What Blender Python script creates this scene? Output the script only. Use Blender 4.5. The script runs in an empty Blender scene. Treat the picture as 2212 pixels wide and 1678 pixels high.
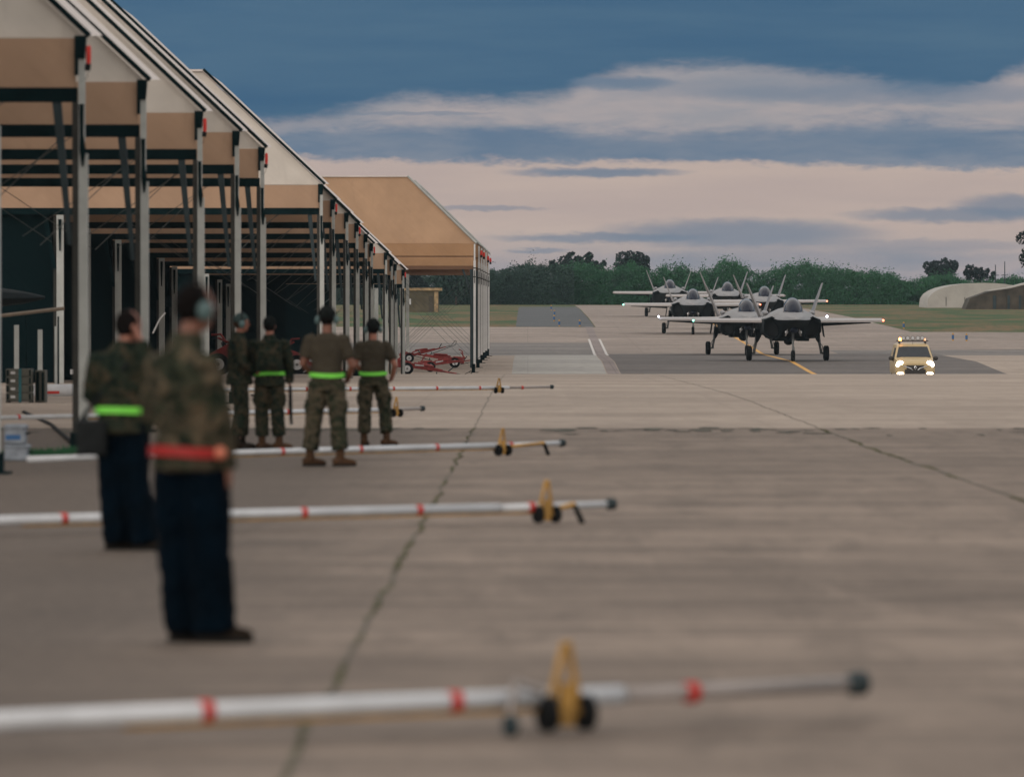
import bpy, bmesh, math, random
from mathutils import Vector, Matrix, noise
R = math.radians
random.seed(7)
S = bpy.context.scene
COL = S.collection
FPX = 12290.0          # focal length in pixels of a 2212 px wide picture
CX, HY = 1140.0, 655.0 # where the +Y axis and the level horizon fall
EYE = 1.56

# ---------------------------------------------------------------- camera
cam = bpy.data.cameras.new('camera'); co = bpy.data.objects.new('camera', cam); COL.objects.link(co)
cam.sensor_width = 36.0; cam.lens = 200.0
cam.clip_start = 1.0; cam.clip_end = 9000.0
co.location = (0, 0, EYE)
co.rotation_euler = (R(90) - math.atan((839 - HY) / FPX), 0, math.atan((CX - 1106) / FPX))
cam.dof.use_dof = True; cam.dof.focus_distance = 330.0; cam.dof.aperture_fstop = 3.2
S.camera = co

# ---------------------------------------------------------------- world / sky
W = bpy.data.worlds.new('World'); S.world = W; W.use_nodes = True
nt = W.node_tree; nt.nodes.clear()
class NB:
    def __init__(s, nt): s.nt = nt
    def n(s, t, **kw):
        x = s.nt.nodes.new(t)
        for k, v in kw.items(): setattr(x, k, v)
        return x
    def put(s, sock, v):
        if isinstance(v, bpy.types.NodeSocket): s.nt.links.new(v, sock)
        else: sock.default_value = v
    def m(s, op, a, b=0.0, c=0.0, clamp=False):
        x = s.n('ShaderNodeMath', operation=op); x.use_clamp = clamp
        s.put(x.inputs[0], a); s.put(x.inputs[1], b)
        if len(x.inputs) > 2: s.put(x.inputs[2], c)
        return x.outputs[0]
    def mix(s, f, a, b):
        x = s.n('ShaderNodeMix', data_type='RGBA'); s.put(x.inputs[0], f)
        s.put(x.inputs[6], a if isinstance(a, bpy.types.NodeSocket) else (*a, 1)); s.put(x.inputs[7], b if isinstance(b, bpy.types.NodeSocket) else (*b, 1))
        return x.outputs[2]
    def sm(s, v, lo, hi):
        x = s.n('ShaderNodeMapRange', interpolation_type='SMOOTHSTEP'); s.put(x.inputs[0], v)
        s.put(x.inputs[1], lo); s.put(x.inputs[2], hi); return x.outputs[0]
    def noise(s, vec, scale, detail=4, rough=.55, dist=0.0):
        x = s.n('ShaderNodeTexNoise'); s.put(x.inputs['Vector'], vec); x.inputs['Scale'].default_value = scale
        x.inputs['Detail'].default_value = detail; x.inputs['Roughness'].default_value = rough; x.inputs['Distortion'].default_value = dist
        return x.outputs['Fac']
    def comb(s, a, b, c=0.0):
        x = s.n('ShaderNodeCombineXYZ'); s.put(x.inputs[0], a); s.put(x.inputs[1], b); s.put(x.inputs[2], c); return x.outputs[0]
def lin(r, g, b):
    f = lambda c: (c/255/12.92) if c/255 <= .04045 else ((c/255+.055)/1.055)**2.4
    return (f(r), f(g), f(b))
SUN_EL, SUN_AZ = R(14), R(215)      # azimuth from +Y, clockwise
b = NB(nt)
tc = b.n('ShaderNodeTexCoord'); sp = b.n('ShaderNodeSeparateXYZ'); nt.links.new(tc.outputs['Generated'], sp.inputs[0])
az = b.m('ARCTAN2', sp.outputs[0], sp.outputs[1]); el = b.m('ARCSINE', sp.outputs[2])
# u, v: degrees-like sky coordinates (hundreds of the picture's pixels, but fixed to compass direction and elevation)
u = b.m('MULTIPLY', az, FPX/100); v = b.m('MULTIPLY', el, FPX/100)
n1 = b.noise(b.comb(b.m('MULTIPLY', u, .35), b.m('MULTIPLY', v, 1.6)), 1.0, 7, .62, .25)
n2 = b.noise(b.comb(b.m('MULTIPLY', u, .12), b.m('MULTIPLY', v, 1.1), 5.0), 1.0, 5, .55)
n3 = b.noise(b.comb(b.m('MULTIPLY', u, 1.6), b.m('MULTIPLY', v, 5.0), 9.0), 1.0, 6, .6, .3)
n4 = b.noise(b.comb(b.m('MULTIPLY', u, 6), b.m('MULTIPLY', v, 14.0), 2.0), 1.0, 6, .7, .2)
vn = b.m('ADD', v, b.m('ADD', b.m('MULTIPLY', b.m('SUBTRACT', n1, .5), .62), b.m('ADD', b.m('MULTIPLY', b.m('SUBTRACT', n3, .5), .36), b.m('MULTIPLY', b.m('SUBTRACT', n4, .5), .14))))
def edge(pts):   # height of a cloud edge along u, as a curve
    cr = b.n('ShaderNodeFloatCurve'); s_ = b.m('MULTIPLY_ADD', u, 1/30.0, .5)
    b.put(cr.inputs['Value'], s_); c = cr.mapping.curves[0]
    P = [(( (x - CX)/100 )/30 + .5, (HY - y)/100/10) for x, y in pts]
    c.points[0].location = P[0]; c.points[1].location = P[-1]
    for p in P[1:-1]: c.points.new(*p)
    cr.mapping.update(); return b.m('MULTIPLY', cr.outputs[0], 10.0)
e1 = edge([(-300, 330), (480, 268), (720, 250), (880, 212), (1180, 208), (1330, 152), (1600, 148), (1850, 170), (2050, 205), (2212, 150), (2600, 120)])
e2 = edge([(-300, 310), (600, 268), (900, 252), (1300, 266), (1650, 276), (1900, 240), (2212, 262), (2600, 250)])
e3 = edge([(-300, 360), (600, 345), (1100, 350), (1700, 352), (2212, 362), (2600, 365)])
dark = b.mix(b.sm(n2, .2, .8), lin(64, 98, 128), lin(80, 110, 134))
pale = b.mix(b.sm(n1, .3, .75), lin(150, 150, 156), lin(174, 163, 162))
mid = b.mix(b.sm(n1, .3, .7), lin(98, 119, 142), lin(130, 138, 151))
pink = b.mix(b.sm(n2, .25, .75), lin(178, 162, 157), lin(191, 173, 163))
low = b.mix(b.sm(n1, .3, .7), lin(140, 142, 151), lin(165, 155, 158))
c = b.mix(b.sm(b.m('SUBTRACT', vn, e1), -.30, .22), pale, dark)
c = b.mix(b.sm(b.m('SUBTRACT', vn, e2), .12, -.40), c, mid)
c = b.mix(b.sm(b.m('SUBTRACT', vn, e3), .10, -.10), c, pink)
c = b.mix(b.sm(vn, 1.75, .45), c, low)
# streaks of blue-grey cloud across the pale bands: centre, half sizes, strength
for (x, y, rx, ry, k) in [(1290, 373, 190, 11, .85), (1300, 514, 230, 12, .7), (1600, 505, 300, 34, .75), (1160, 542, 70, 6, .6), (1350, 181, 110, 16, .9), (1290, 176, 60, 9, .6),
                          (1050, 450, 130, 6, .5), (2060, 465, 230, 17, .7), (2190, 445, 130, 26, .7), (900, 246, 180, 5, .5), (1750, 560, 420, 24, .4), (2000, 530, 260, 14, .35), (2190, 205, 200, 26, -.5), (1680, 190, 380, 28, .35), (1500, 325, 700, 20, .4), (1950, 205, 420, 26, .55), (1750, 300, 500, 16, .5), (760, 300, 260, 16, .4)]:
    du = b.m('DIVIDE', b.m('SUBTRACT', u, (x-CX)/100), rx/100); dv = b.m('DIVIDE', b.m('SUBTRACT', b.m('MULTIPLY_ADD', b.m('SUBTRACT', n3, .5), .25, v), (HY-y)/100), ry/100)
    d = b.m('ADD', b.m('MULTIPLY', du, du), b.m('MULTIPLY', dv, dv))
    c = b.mix(b.m('MULTIPLY', b.sm(d, 1.5, .1), abs(k)), c, lin(106, 124, 144) if k > 0 else lin(168, 160, 162))
# the rest of the dome: physical sky behind broken cloud, brighter overhead and behind the viewer
sky = b.n('ShaderNodeTexSky', sky_type='NISHITA'); sky.sun_disc = False; sky.sun_elevation = SUN_EL; sky.sun_rotation = SUN_AZ
skyc = b.n('ShaderNodeMix', data_type='RGBA', blend_type='MULTIPLY'); skyc.inputs[0].default_value = 1; nt.links.new(sky.outputs[0], skyc.inputs[6]); skyc.inputs[7].default_value = (.10, .10, .10, 1)
nn = b.noise(tc.outputs['Generated'], 2.2, 5, .55)
over = b.mix(b.sm(nn, .3, .7), (.92, .91, .90), (1.42, 1.31, 1.20))
over = b.mix(.25, over, skyc.outputs[2])
c = b.mix(b.sm(el, .075, .30), c, over)
back = b.sm(sp.outputs[1], .35, -.45)
c = b.mix(b.m('MULTIPLY', back, b.sm(el, 1.2, .1)), c, (1.08, .96, .84))
bg = b.n('ShaderNodeBackground'); nt.links.new(c, bg.inputs[0]); bg.inputs[1].default_value = 1.0
out = b.n('ShaderNodeOutputWorld'); nt.links.new(bg.outputs[0], out.inputs[0])
# ---------------------------------------------------------------- sun (veiled, very soft)
sl = bpy.data.lights.new('sun', 'SUN'); sl.energy = 0.9; sl.angle = R(14); sl.color = (1, .88, .78)
so = bpy.data.objects.new('sun', sl); COL.objects.link(so)
dirv = Vector((math.sin(SUN_AZ)*math.cos(SUN_EL), math.cos(SUN_AZ)*math.cos(SUN_EL), math.sin(SUN_EL)))
so.rotation_euler = dirv.to_track_quat('Z', 'Y').to_euler()
S.view_settings.view_transform = 'Standard'; S.view_settings.look = 'None'; S.view_settings.exposure = 0.0; S.view_settings.gamma = 1.0
S.render.engine = 'CYCLES'
S.cycles.use_denoising = True
S.cycles.max_bounces = 6; S.cycles.diffuse_bounces = 3; S.cycles.glossy_bounces = 3; S.cycles.transmission_bounces = 4; S.cycles.sample_clamp_indirect = 4

# ---------------------------------------------------------------- ground profile (metres below eye level)
GP = [(-80, 1.15), (0, 1.56), (77, 1.955), (100, 1.995), (128, 2.06), (165, 2.30), (198, 2.52), (213, 2.652), (222, 2.86), (240, 3.30), (263, 3.66), (280, 3.60), (290, 3.54), (316, 3.24), (340, 3.26), (365, 3.28),
      (405, 2.82), (444, 2.4), (475, 2.02), (541, 1.28), (620, .62), (700, .20), (800, .08), (2600, .0), (7000, 0.0)]
def g(y):
    if y <= GP[0][0]: return GP[0][1]
    for (a, ga), (c_, gc) in zip(GP, GP[1:]):
        if y <= c_: return ga + (gc-ga)*(y-a)/(c_-a)
    return GP[-1][1]
def gz(y): return EYE - g(y)
def hit(xd, yd, h=0.0, y0=5.0, y1=700.0):
    """plan position where the sight line through a picture point meets the ground (raised by h)"""
    k = (yd - HY)/FPX; y = y0
    while y < y1:
        if (g(y) - h)/y <= k: break
        y += .05
    return Vector(((xd - CX)/FPX*y, y, EYE - g(y)))
def xat(xd, Y): return (xd - CX)/FPX*Y

# ---------------------------------------------------------------- materials
MATS = {}
def pb(name, col, rough=.7, metal=0.0, spec=.4, var=.12, scale=4.0, bump=0.0, emit=None, es=1.0, alpha=1.0, coat=0.0, coords='Object'):
    if name in MATS: return MATS[name]
    m = bpy.data.materials.new(name); m.use_nodes = True; t = m.node_tree; q = NB(t); p = t.nodes['Principled BSDF']
    tcx = q.n('ShaderNodeTexCoord').outputs[coords]
    f = q.noise(tcx, scale, 5, .6)
    c0 = tuple(x*(1-var) for x in col); c1 = tuple(min(1, x*(1+var)) for x in col)
    t.links.new(q.mix(q.sm(f, .3, .7), c0, c1), p.inputs['Base Color'])
    p.inputs['Roughness'].default_value = rough; p.inputs['Metallic'].default_value = metal; p.inputs['Specular IOR Level'].default_value = spec
    if coat: p.inputs['Coat Weight'].default_value = coat; p.inputs['Coat Roughness'].default_value = .08
    if bump:
        bm_ = q.n('ShaderNodeBump'); bm_.inputs['Strength'].default_value = bump; bm_.inputs['Distance'].default_value = .02
        q.put(bm_.inputs['Height'], q.noise(tcx, scale*4, 5, .6)); t.links.new(bm_.outputs[0], p.inputs['Normal'])
    if emit: p.inputs['Emission Color'].default_value = (*emit, 1); p.inputs['Emission Strength'].default_value = es
    MATS[name] = m; return m
def concrete(name, ca, cb, dirt=.3, joints=6.0, sx=.25, sy=.035, jd=.5, ox=0.0, lane=0.0, streak=.5, mottle=.3):
    """paving seen at a grazing angle: blotches, tyre stains, dark streaks and slab joints, all in ground coordinates"""
    m = bpy.data.materials.new(name); m.use_nodes = True; t = m.node_tree; q = NB(t); p = t.nodes['Principled BSDF']
    pos = q.n('ShaderNodeNewGeometry').outputs['Position']; s = q.n('ShaderNodeSeparateXYZ'); t.links.new(pos, s.inputs[0]); X, Y = s.outputs[0], s.outputs[1]
    big = q.noise(q.comb(q.m('MULTIPLY', X, .10), q.m('MULTIPLY', Y, .16)), 1, 5, .6, .4)
    med = q.noise(q.comb(q.m('MULTIPLY', X, sx), q.m('MULTIPLY', Y, 1.3)), 1, 6, .62, .3)
    fine = q.noise(q.comb(X, Y), 9, 4, .7)
    patch = q.noise(q.comb(q.m('MULTIPLY', X, .9), q.m('MULTIPLY', Y, .5), 3.0), 1, 5, .55, .6)
    c = q.mix(q.sm(big, .32, .68), ca, cb)
    c = q.mix(q.m('MULTIPLY', q.sm(med, .50, .72), dirt*1.6), c, tuple(x*.55 for x in ca))
    c = q.mix(q.m('MULTIPLY', q.sm(patch, .62, .74), dirt*1.3), c, tuple(x*.45 for x in ca))
    st = q.noise(q.comb(q.m('MULTIPLY', X, .16), q.m('MULTIPLY', Y, 2.6), 7.0), 1, 4, .75, .5)
    st2 = q.noise(q.comb(q.m('MULTIPLY', X, .05), q.m('MULTIPLY', Y, .48), 4.0), 1, 5, .72, .8)
    c = q.mix(q.m('MULTIPLY', q.sm(st, .44, .66), streak*.65), c, tuple(x*.5 for x in ca))
    c = q.mix(q.m('MULTIPLY', q.sm(st, .52, .34), streak*.4), c, tuple(min(1, x*1.25) for x in cb))
    c = q.mix(q.m('MULTIPLY', q.sm(st2, .47, .62), streak*.8), c, tuple(x*.6 for x in ca))
    mo = q.noise(q.comb(q.m('MULTIPLY', X, 1.7), q.m('MULTIPLY', Y, .34), 11.0), 1, 7, .68, .5)
    mo2 = q.noise(q.comb(q.m('MULTIPLY', X, 5.5), q.m('MULTIPLY', Y, 1.1), 13.0), 1, 5, .7, .3)
    c = q.mix(q.m('MULTIPLY', q.sm(mo, .48, .66), mottle), c, tuple(x*.58 for x in ca))
    c = q.mix(q.m('MULTIPLY', q.sm(mo, .46, .32), mottle*.6), c, tuple(min(1, x*1.22) for x in cb))
    c = q.mix(q.m('MULTIPLY', q.sm(mo2, .60, .72), mottle*.9), c, tuple(x*.42 for x in ca))
    if lane: c = q.mix(q.m('MULTIPLY', q.sm(q.m('ADD', X, q.m('MULTIPLY', big, .5)), -.5, -2.4), lane), c, tuple(x*.42 for x in ca))  # left slabs darker: partly their own tone, partly vignette painted in
    c = q.mix(q.m('MULTIPLY', q.sm(fine, .45, .75), .25), c, tuple(min(1, x*1.35) for x in cb))
    if joints:
        jx = q.m('ABSOLUTE', q.m('SUBTRACT', q.m('FRACT', q.m('DIVIDE', q.m('ADD', X, 1000.0*joints + ox), joints)), .5))
        jy = q.m('ABSOLUTE', q.m('SUBTRACT', q.m('FRACT', q.m('DIVIDE', Y, joints)), .5))
        w = .5 - .022/joints*1.0; wy = .5 - .05/joints
        j = q.m('MAXIMUM', q.m('GREATER_THAN', jx, w), q.m('GREATER_THAN', jy, wy))
        # each slab its own shade
        wn = q.n('ShaderNodeTexWhiteNoise', noise_dimensions='2D')
        q.put(wn.inputs['Vector'], q.comb(q.m('ROUND', q.m('DIVIDE', q.m('ADD', X, ox), joints)), q.m('ROUND', q.m('DIVIDE', Y, joints))))
        c = q.mix(q.m('MULTIPLY', wn.outputs['Value'], .28), c, tuple(x*.62 for x in ca))
        c = q.mix(q.m('MULTIPLY', j, jd), c, tuple(x*.35 for x in ca))
    t.links.new(c, p.inputs['Base Color']); p.inputs['Roughness'].default_value = .85; p.inputs['Specular IOR Level'].default_value = .25
    bm_ = q.n('ShaderNodeBump'); bm_.inputs['Strength'].default_value = .3; bm_.inputs['Distance'].default_value = .01
    q.put(bm_.inputs['Height'], fine); t.links.new(bm_.outputs[0], p.inputs['Normal'])
    return m
def grassmat(name, cols):
    m = bpy.data.materials.new(name); m.use_nodes = True; t = m.node_tree; q = NB(t); p = t.nodes['Principled BSDF']
    pos = q.n('ShaderNodeNewGeometry').outputs['Position']; s = q.n('ShaderNodeSeparateXYZ'); t.links.new(pos, s.inputs[0])
    a = q.noise(q.comb(q.m('MULTIPLY', s.outputs[0], .12), q.m('MULTIPLY', s.outputs[1], .06)), 1, 5, .6, .5)
    f = q.noise(q.comb(q.m('MULTIPLY', s.outputs[0], 1.2), q.m('MULTIPLY', s.outputs[1], .3)), 1, 5, .65)
    c = q.mix(q.sm(a, .35, .62), cols[0], cols[1]); c = q.mix(q.m('MULTIPLY', q.sm(f, .45, .7), .75), c, cols[2])
    t.links.new(c, p.inputs['Base Color']); p.inputs['Roughness'].default_value = .95; p.inputs['Specular IOR Level'].default_value = .1
    return m
def camo(name, cols, scale=9.0):
    m = bpy.data.materials.new(name); m.use_nodes = True; t = m.node_tree; q = NB(t); p = t.nodes['Principled BSDF']
    o = q.n('ShaderNodeTexCoord').outputs['Object']
    a = q.noise(o, scale, 3, .55, .6); a2 = q.noise(o, scale*1.7, 3, .6, .4); a3 = q.noise(o, scale*.8, 2, .5, .8)
    c = q.mix(q.sm(a, .46, .54), cols[0], cols[1]); c = q.mix(q.sm(a2, .53, .58), c, cols[2]); c = q.mix(q.sm(a3, .56, .61), c, cols[3])
    t.links.new(c, p.inputs['Base Color']); p.inputs['Roughness'].default_value = .9; p.inputs['Specular IOR Level'].default_value = .04
    bm_ = q.n('ShaderNodeBump'); bm_.inputs['Strength'].default_value = .6; bm_.inputs['Distance'].default_value = .03
    q.put(bm_.inputs['Height'], q.noise(o, 14, 4, .5)); t.links.new(bm_.outputs[0], p.inputs['Normal'])
    return m
def fabric(name, col, fold=.5, stain=.25, spec=.2):
    m = bpy.data.materials.new(name); m.use_nodes = True; t = m.node_tree; q = NB(t); p = t.nodes['Principled BSDF']
    o = q.n('ShaderNodeTexCoord').outputs['Object']; s = q.n('ShaderNodeSeparateXYZ'); t.links.new(o, s.inputs[0])
    a = q.noise(o, .6, 5, .6); st = q.noise(q.comb(q.m('MULTIPLY', s.outputs[0], 3), s.outputs[1], q.m('MULTIPLY', s.outputs[2], .6)), 1.3, 5, .65)
    c = q.mix(q.sm(a, .3, .7), tuple(x*.9 for x in col), tuple(min(1, x*1.08) for x in col))
    c = q.mix(q.m('MULTIPLY', q.sm(st, .55, .8), stain), c, tuple(x*.6 for x in col))
    t.links.new(c, p.inputs['Base Color']); p.inputs['Roughness'].default_value = .85; p.inputs['Specular IOR Level'].default_value = spec
    bm_ = q.n('ShaderNodeBump'); bm_.inputs['Strength'].default_value = fold; bm_.inputs['Distance'].default_value = .15
    q.put(bm_.inputs['Height'], q.noise(q.comb(q.m('ADD', s.outputs[0], s.outputs[2]), s.outputs[1], q.m('MULTIPLY', s.outputs[2], .3)), .8, 3, .5)); t.links.new(bm_.outputs[0], p.inputs['Normal'])
    return m
def leafmat(name, ca, cb):
    m = bpy.data.materials.new(name); m.use_nodes = True; t = m.node_tree; q = NB(t); p = t.nodes['Principled BSDF']
    o = q.n('ShaderNodeTexCoord').outputs['Object']; rnd = q.n('ShaderNodeNewGeometry').outputs['Random Per Island']
    f = q.m('ADD', q.m('MULTIPLY', q.noise(o, .35, 4, .6), .7), q.m('MULTIPLY', rnd, .3))
    t.links.new(q.mix(q.sm(f, .3, .7), ca, cb), p.inputs['Base Color']); p.inputs['Roughness'].default_value = .7; p.inputs['Specular IOR Level'].default_value = .15
    return m
M = dict(
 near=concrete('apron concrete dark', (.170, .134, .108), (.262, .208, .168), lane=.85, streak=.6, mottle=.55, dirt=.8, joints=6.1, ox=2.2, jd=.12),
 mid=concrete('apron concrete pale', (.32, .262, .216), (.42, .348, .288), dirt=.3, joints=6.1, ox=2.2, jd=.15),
 patch=concrete('concrete patch', (.33, .32, .30), (.42, .40, .37), dirt=.15, joints=6.0, jd=.2),
 band=concrete('concrete service band', (.13, .12, .115), (.21, .19, .175), dirt=.35, joints=0),
 taxi=concrete('taxiway concrete', (.235, .192, .165), (.345, .288, .248), dirt=.3, joints=7.5, jd=.35),
 asph=concrete('asphalt', (.10, .088, .082), (.145, .128, .118), dirt=.3, joints=0),
 asph2=concrete('asphalt shoulder', (.07, .076, .08), (.10, .105, .11), dirt=.3, joints=0),
 drain=concrete('drain concrete', (.21, .175, .165), (.30, .25, .235), dirt=.2, joints=1.5, jd=.5),
 kerb=pb('kerb paint', (.5, .48, .46), .8, scale=2),
 grass=grassmat('dry grass', [(.040, .085, .032), (.16, .110, .060), (.016, .085, .040)]),
 yel=pb('yellow line paint', (.55, .30, .07), .8, var=.3, scale=1.5),
 white=fabric('white shelter fabric', (.60, .555, .53)), endw=fabric('pale end fabric', (.56, .535, .50)),
 tan=fabric('tan shelter fabric', (.36, .245, .17)), tanf=fabric('light tan end wall fabric', (.43, .285, .185)), tan2=fabric('tan fascia fabric', (.34, .205, .115)), tan3=fabric('brown fascia fabric', (.15, .085, .055)),
 steel=pb('dark painted steel', (.002, .010, .012), .8, var=.3, scale=2, spec=.06), steel2=pb('slate painted steel', (.022, .036, .042), .6, var=.2, scale=2, spec=.25),
 brown=pb('brown weathered steel', (.026, .026, .023), .7, var=.3, scale=3),
 post=pb('galvanised grey post', (.36, .385, .38), .5, metal=.05, var=.12, scale=2), postw=pb('white painted post', (.56, .57, .58), .5, var=.06, scale=2),
 shade_sheet=fabric('dark rear shade sheet', (.003, .010, .012), spec=.03), red=pb('red lamp plastic', (.50, .02, .015), .35, emit=(1, .08, .04), es=.04), black=pb('black rubber', (.012, .014, .015), .6, spec=.04, var=.3),
 wire=pb('thin steel cable', (.09, .10, .10), .5), jet=pb('grey aircraft skin', (.175, .17, .174), .42, metal=.25, var=.07, scale=1.5, spec=.5), jet_shaded=pb('shaded aircraft skin', (.007, .011, .013), .7, spec=.12, var=.2, scale=1.5),  # the near-black skin is the grey one with shade put into its colour
 jetl=pb('pale leading edge coating', (.30, .28, .275), .42, var=.05), duct=pb('intake duct black', (.004, .005, .006), .8), glass=pb('canopy glass', (.010, .013, .026), .16, spec=.10, var=.1),
 tyre=pb('tyre rubber', (.01, .011, .012), .75, spec=.04, var=.3), gear=pb('grey gear metal', (.15, .16, .165), .45, metal=.3, var=.15), metal=pb('bright metal', (.55, .57, .6), .35, metal=.6),
 vanp=pb('cream van paint', (.48, .37, .20), .45, var=.05, coat=.2), vang=pb('windscreen glass', (.02, .024, .03), .1, spec=.5), vand=pb('dark plastic trim', (.03, .028, .027), .6),
 redp=pb('red machine paint', (.21, .022, .02), .5, var=.3, scale=5), pipe=pb('white enamel tube', (.50, .53, .57), .4, var=.1, scale=3), pipeg=pb('grey worn tube', (.27, .25, .245), .5, var=.1), redb=pb('red clamp', (.42, .022, .015), .5), yelp=pb('yellow machine paint', (.38, .215, .05), .5, var=.2, scale=6),
 skin=pb('skin', (.27, .115, .08), .55, var=.1, scale=8), skind=pb('tanned skin', (.15, .062, .04), .55, var=.1, scale=8), hair=pb('dark hair', (.006, .005, .005), .95, spec=.04, var=.3, scale=30), brownh=pb('brown hair', (.05, .028, .018), .8, spec=.04, var=.3, scale=30),
 camo=camo('camouflage cloth', [(.032, .036, .024), (.056, .048, .034), (.012, .017, .012), (.085, .068, .046)]), camop=camo('olive camouflage cloth', [(.028, .033, .021), (.052, .046, .032), (.013, .018, .012), (.068, .058, .040)]), camod=camo('dark camouflage cloth', [(.016, .023, .017), (.030, .030, .020), (.006, .012, .010), (.044, .036, .024)]),
 shirt=pb('brown undershirt', (.046, .040, .030), .9, spec=.04, var=.12, scale=6, bump=.3), navy=pb('navy wet trousers', (.0006, .0035, .0075), .9, spec=.04, var=.4, scale=5, bump=.4), boot=pb('tan suede boot', (.06, .034, .020), .85, spec=.04, var=.2), bootd=pb('dark boot', (.016, .012, .009), .8, spec=.04),
 neon=pb('neon reflective belt', (.15, .56, .06), .6, emit=(.15, 1, .08), es=.04, var=.06, scale=20), redbelt=pb('red reflective belt', (.29, .009, .009), .6, var=.1, scale=20), buckle=pb('orange buckle', (.5, .16, .10), .5),  # neon belt's brightness is partly a faint glow put into the material
 cup=pb('teal ear cup', (.07, .125, .13), .5), beanie=pb('black knit cap', (.008, .010, .010), .95, spec=.04, var=.4, scale=60), sage=pb('sage cloth cap', (.04, .062, .062), .9, spec=.04),
 crate=pb('olive grey crate', (.07, .072, .060), .7, var=.15, scale=6), strap=pb('teal strap', (.01, .09, .11), .6), label=pb('white sticker', (.45, .46, .48), .7), bluebox=pb('blue grey box', (.20, .235, .28), .6, var=.25, scale=9), blue=pb('blue paint', (.02, .10, .26), .5),
 ochre=pb('ochre hut wall', (.085, .072, .046), .9, var=.25, scale=1.2), ochrel=pb('pale hut trim', (.30, .215, .12), .9, var=.3, scale=2), hang=fabric('pale hangar fabric', (.36, .35, .33)), brownw=pb('brown revetment', (.050, .042, .032), .95, var=.45, scale=.6),
 leafd=leafmat('dark foliage', (.006, .015, .016), (.012, .026, .023)), leafg=leafmat('green foliage', (.018, .080, .038), (.028, .105, .046)), leafo=leafmat('mixed foliage', (.017, .040, .034), (.028, .062, .044)), bark=pb('bark', (.04, .03, .025), .9, var=.3),
 tuft=leafmat('crack weeds', (.075, .085, .040), (.13, .13, .07)), lens=pb('lamp glass', (.5, .5, .5), .2),
)
def emis(name, col, s): return pb(name, (.8, .8, .8), .4, emit=col, es=s)
M['head'] = emis('headlamp light', (1, .80, .55), 30); M['amber'] = emis('amber beacon', (1, .33, .05), 9); M['amberd'] = emis('amber beacon dim', (1, .30, .04), 1.2)
M['nred'] = emis('red wingtip light', (1, .13, .04), 5); M['ngrn'] = emis('green wingtip light', (.2, 1, .75), 4); M['nwht'] = emis('white strobe light', (.75, .78, 1), 14)

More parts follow.
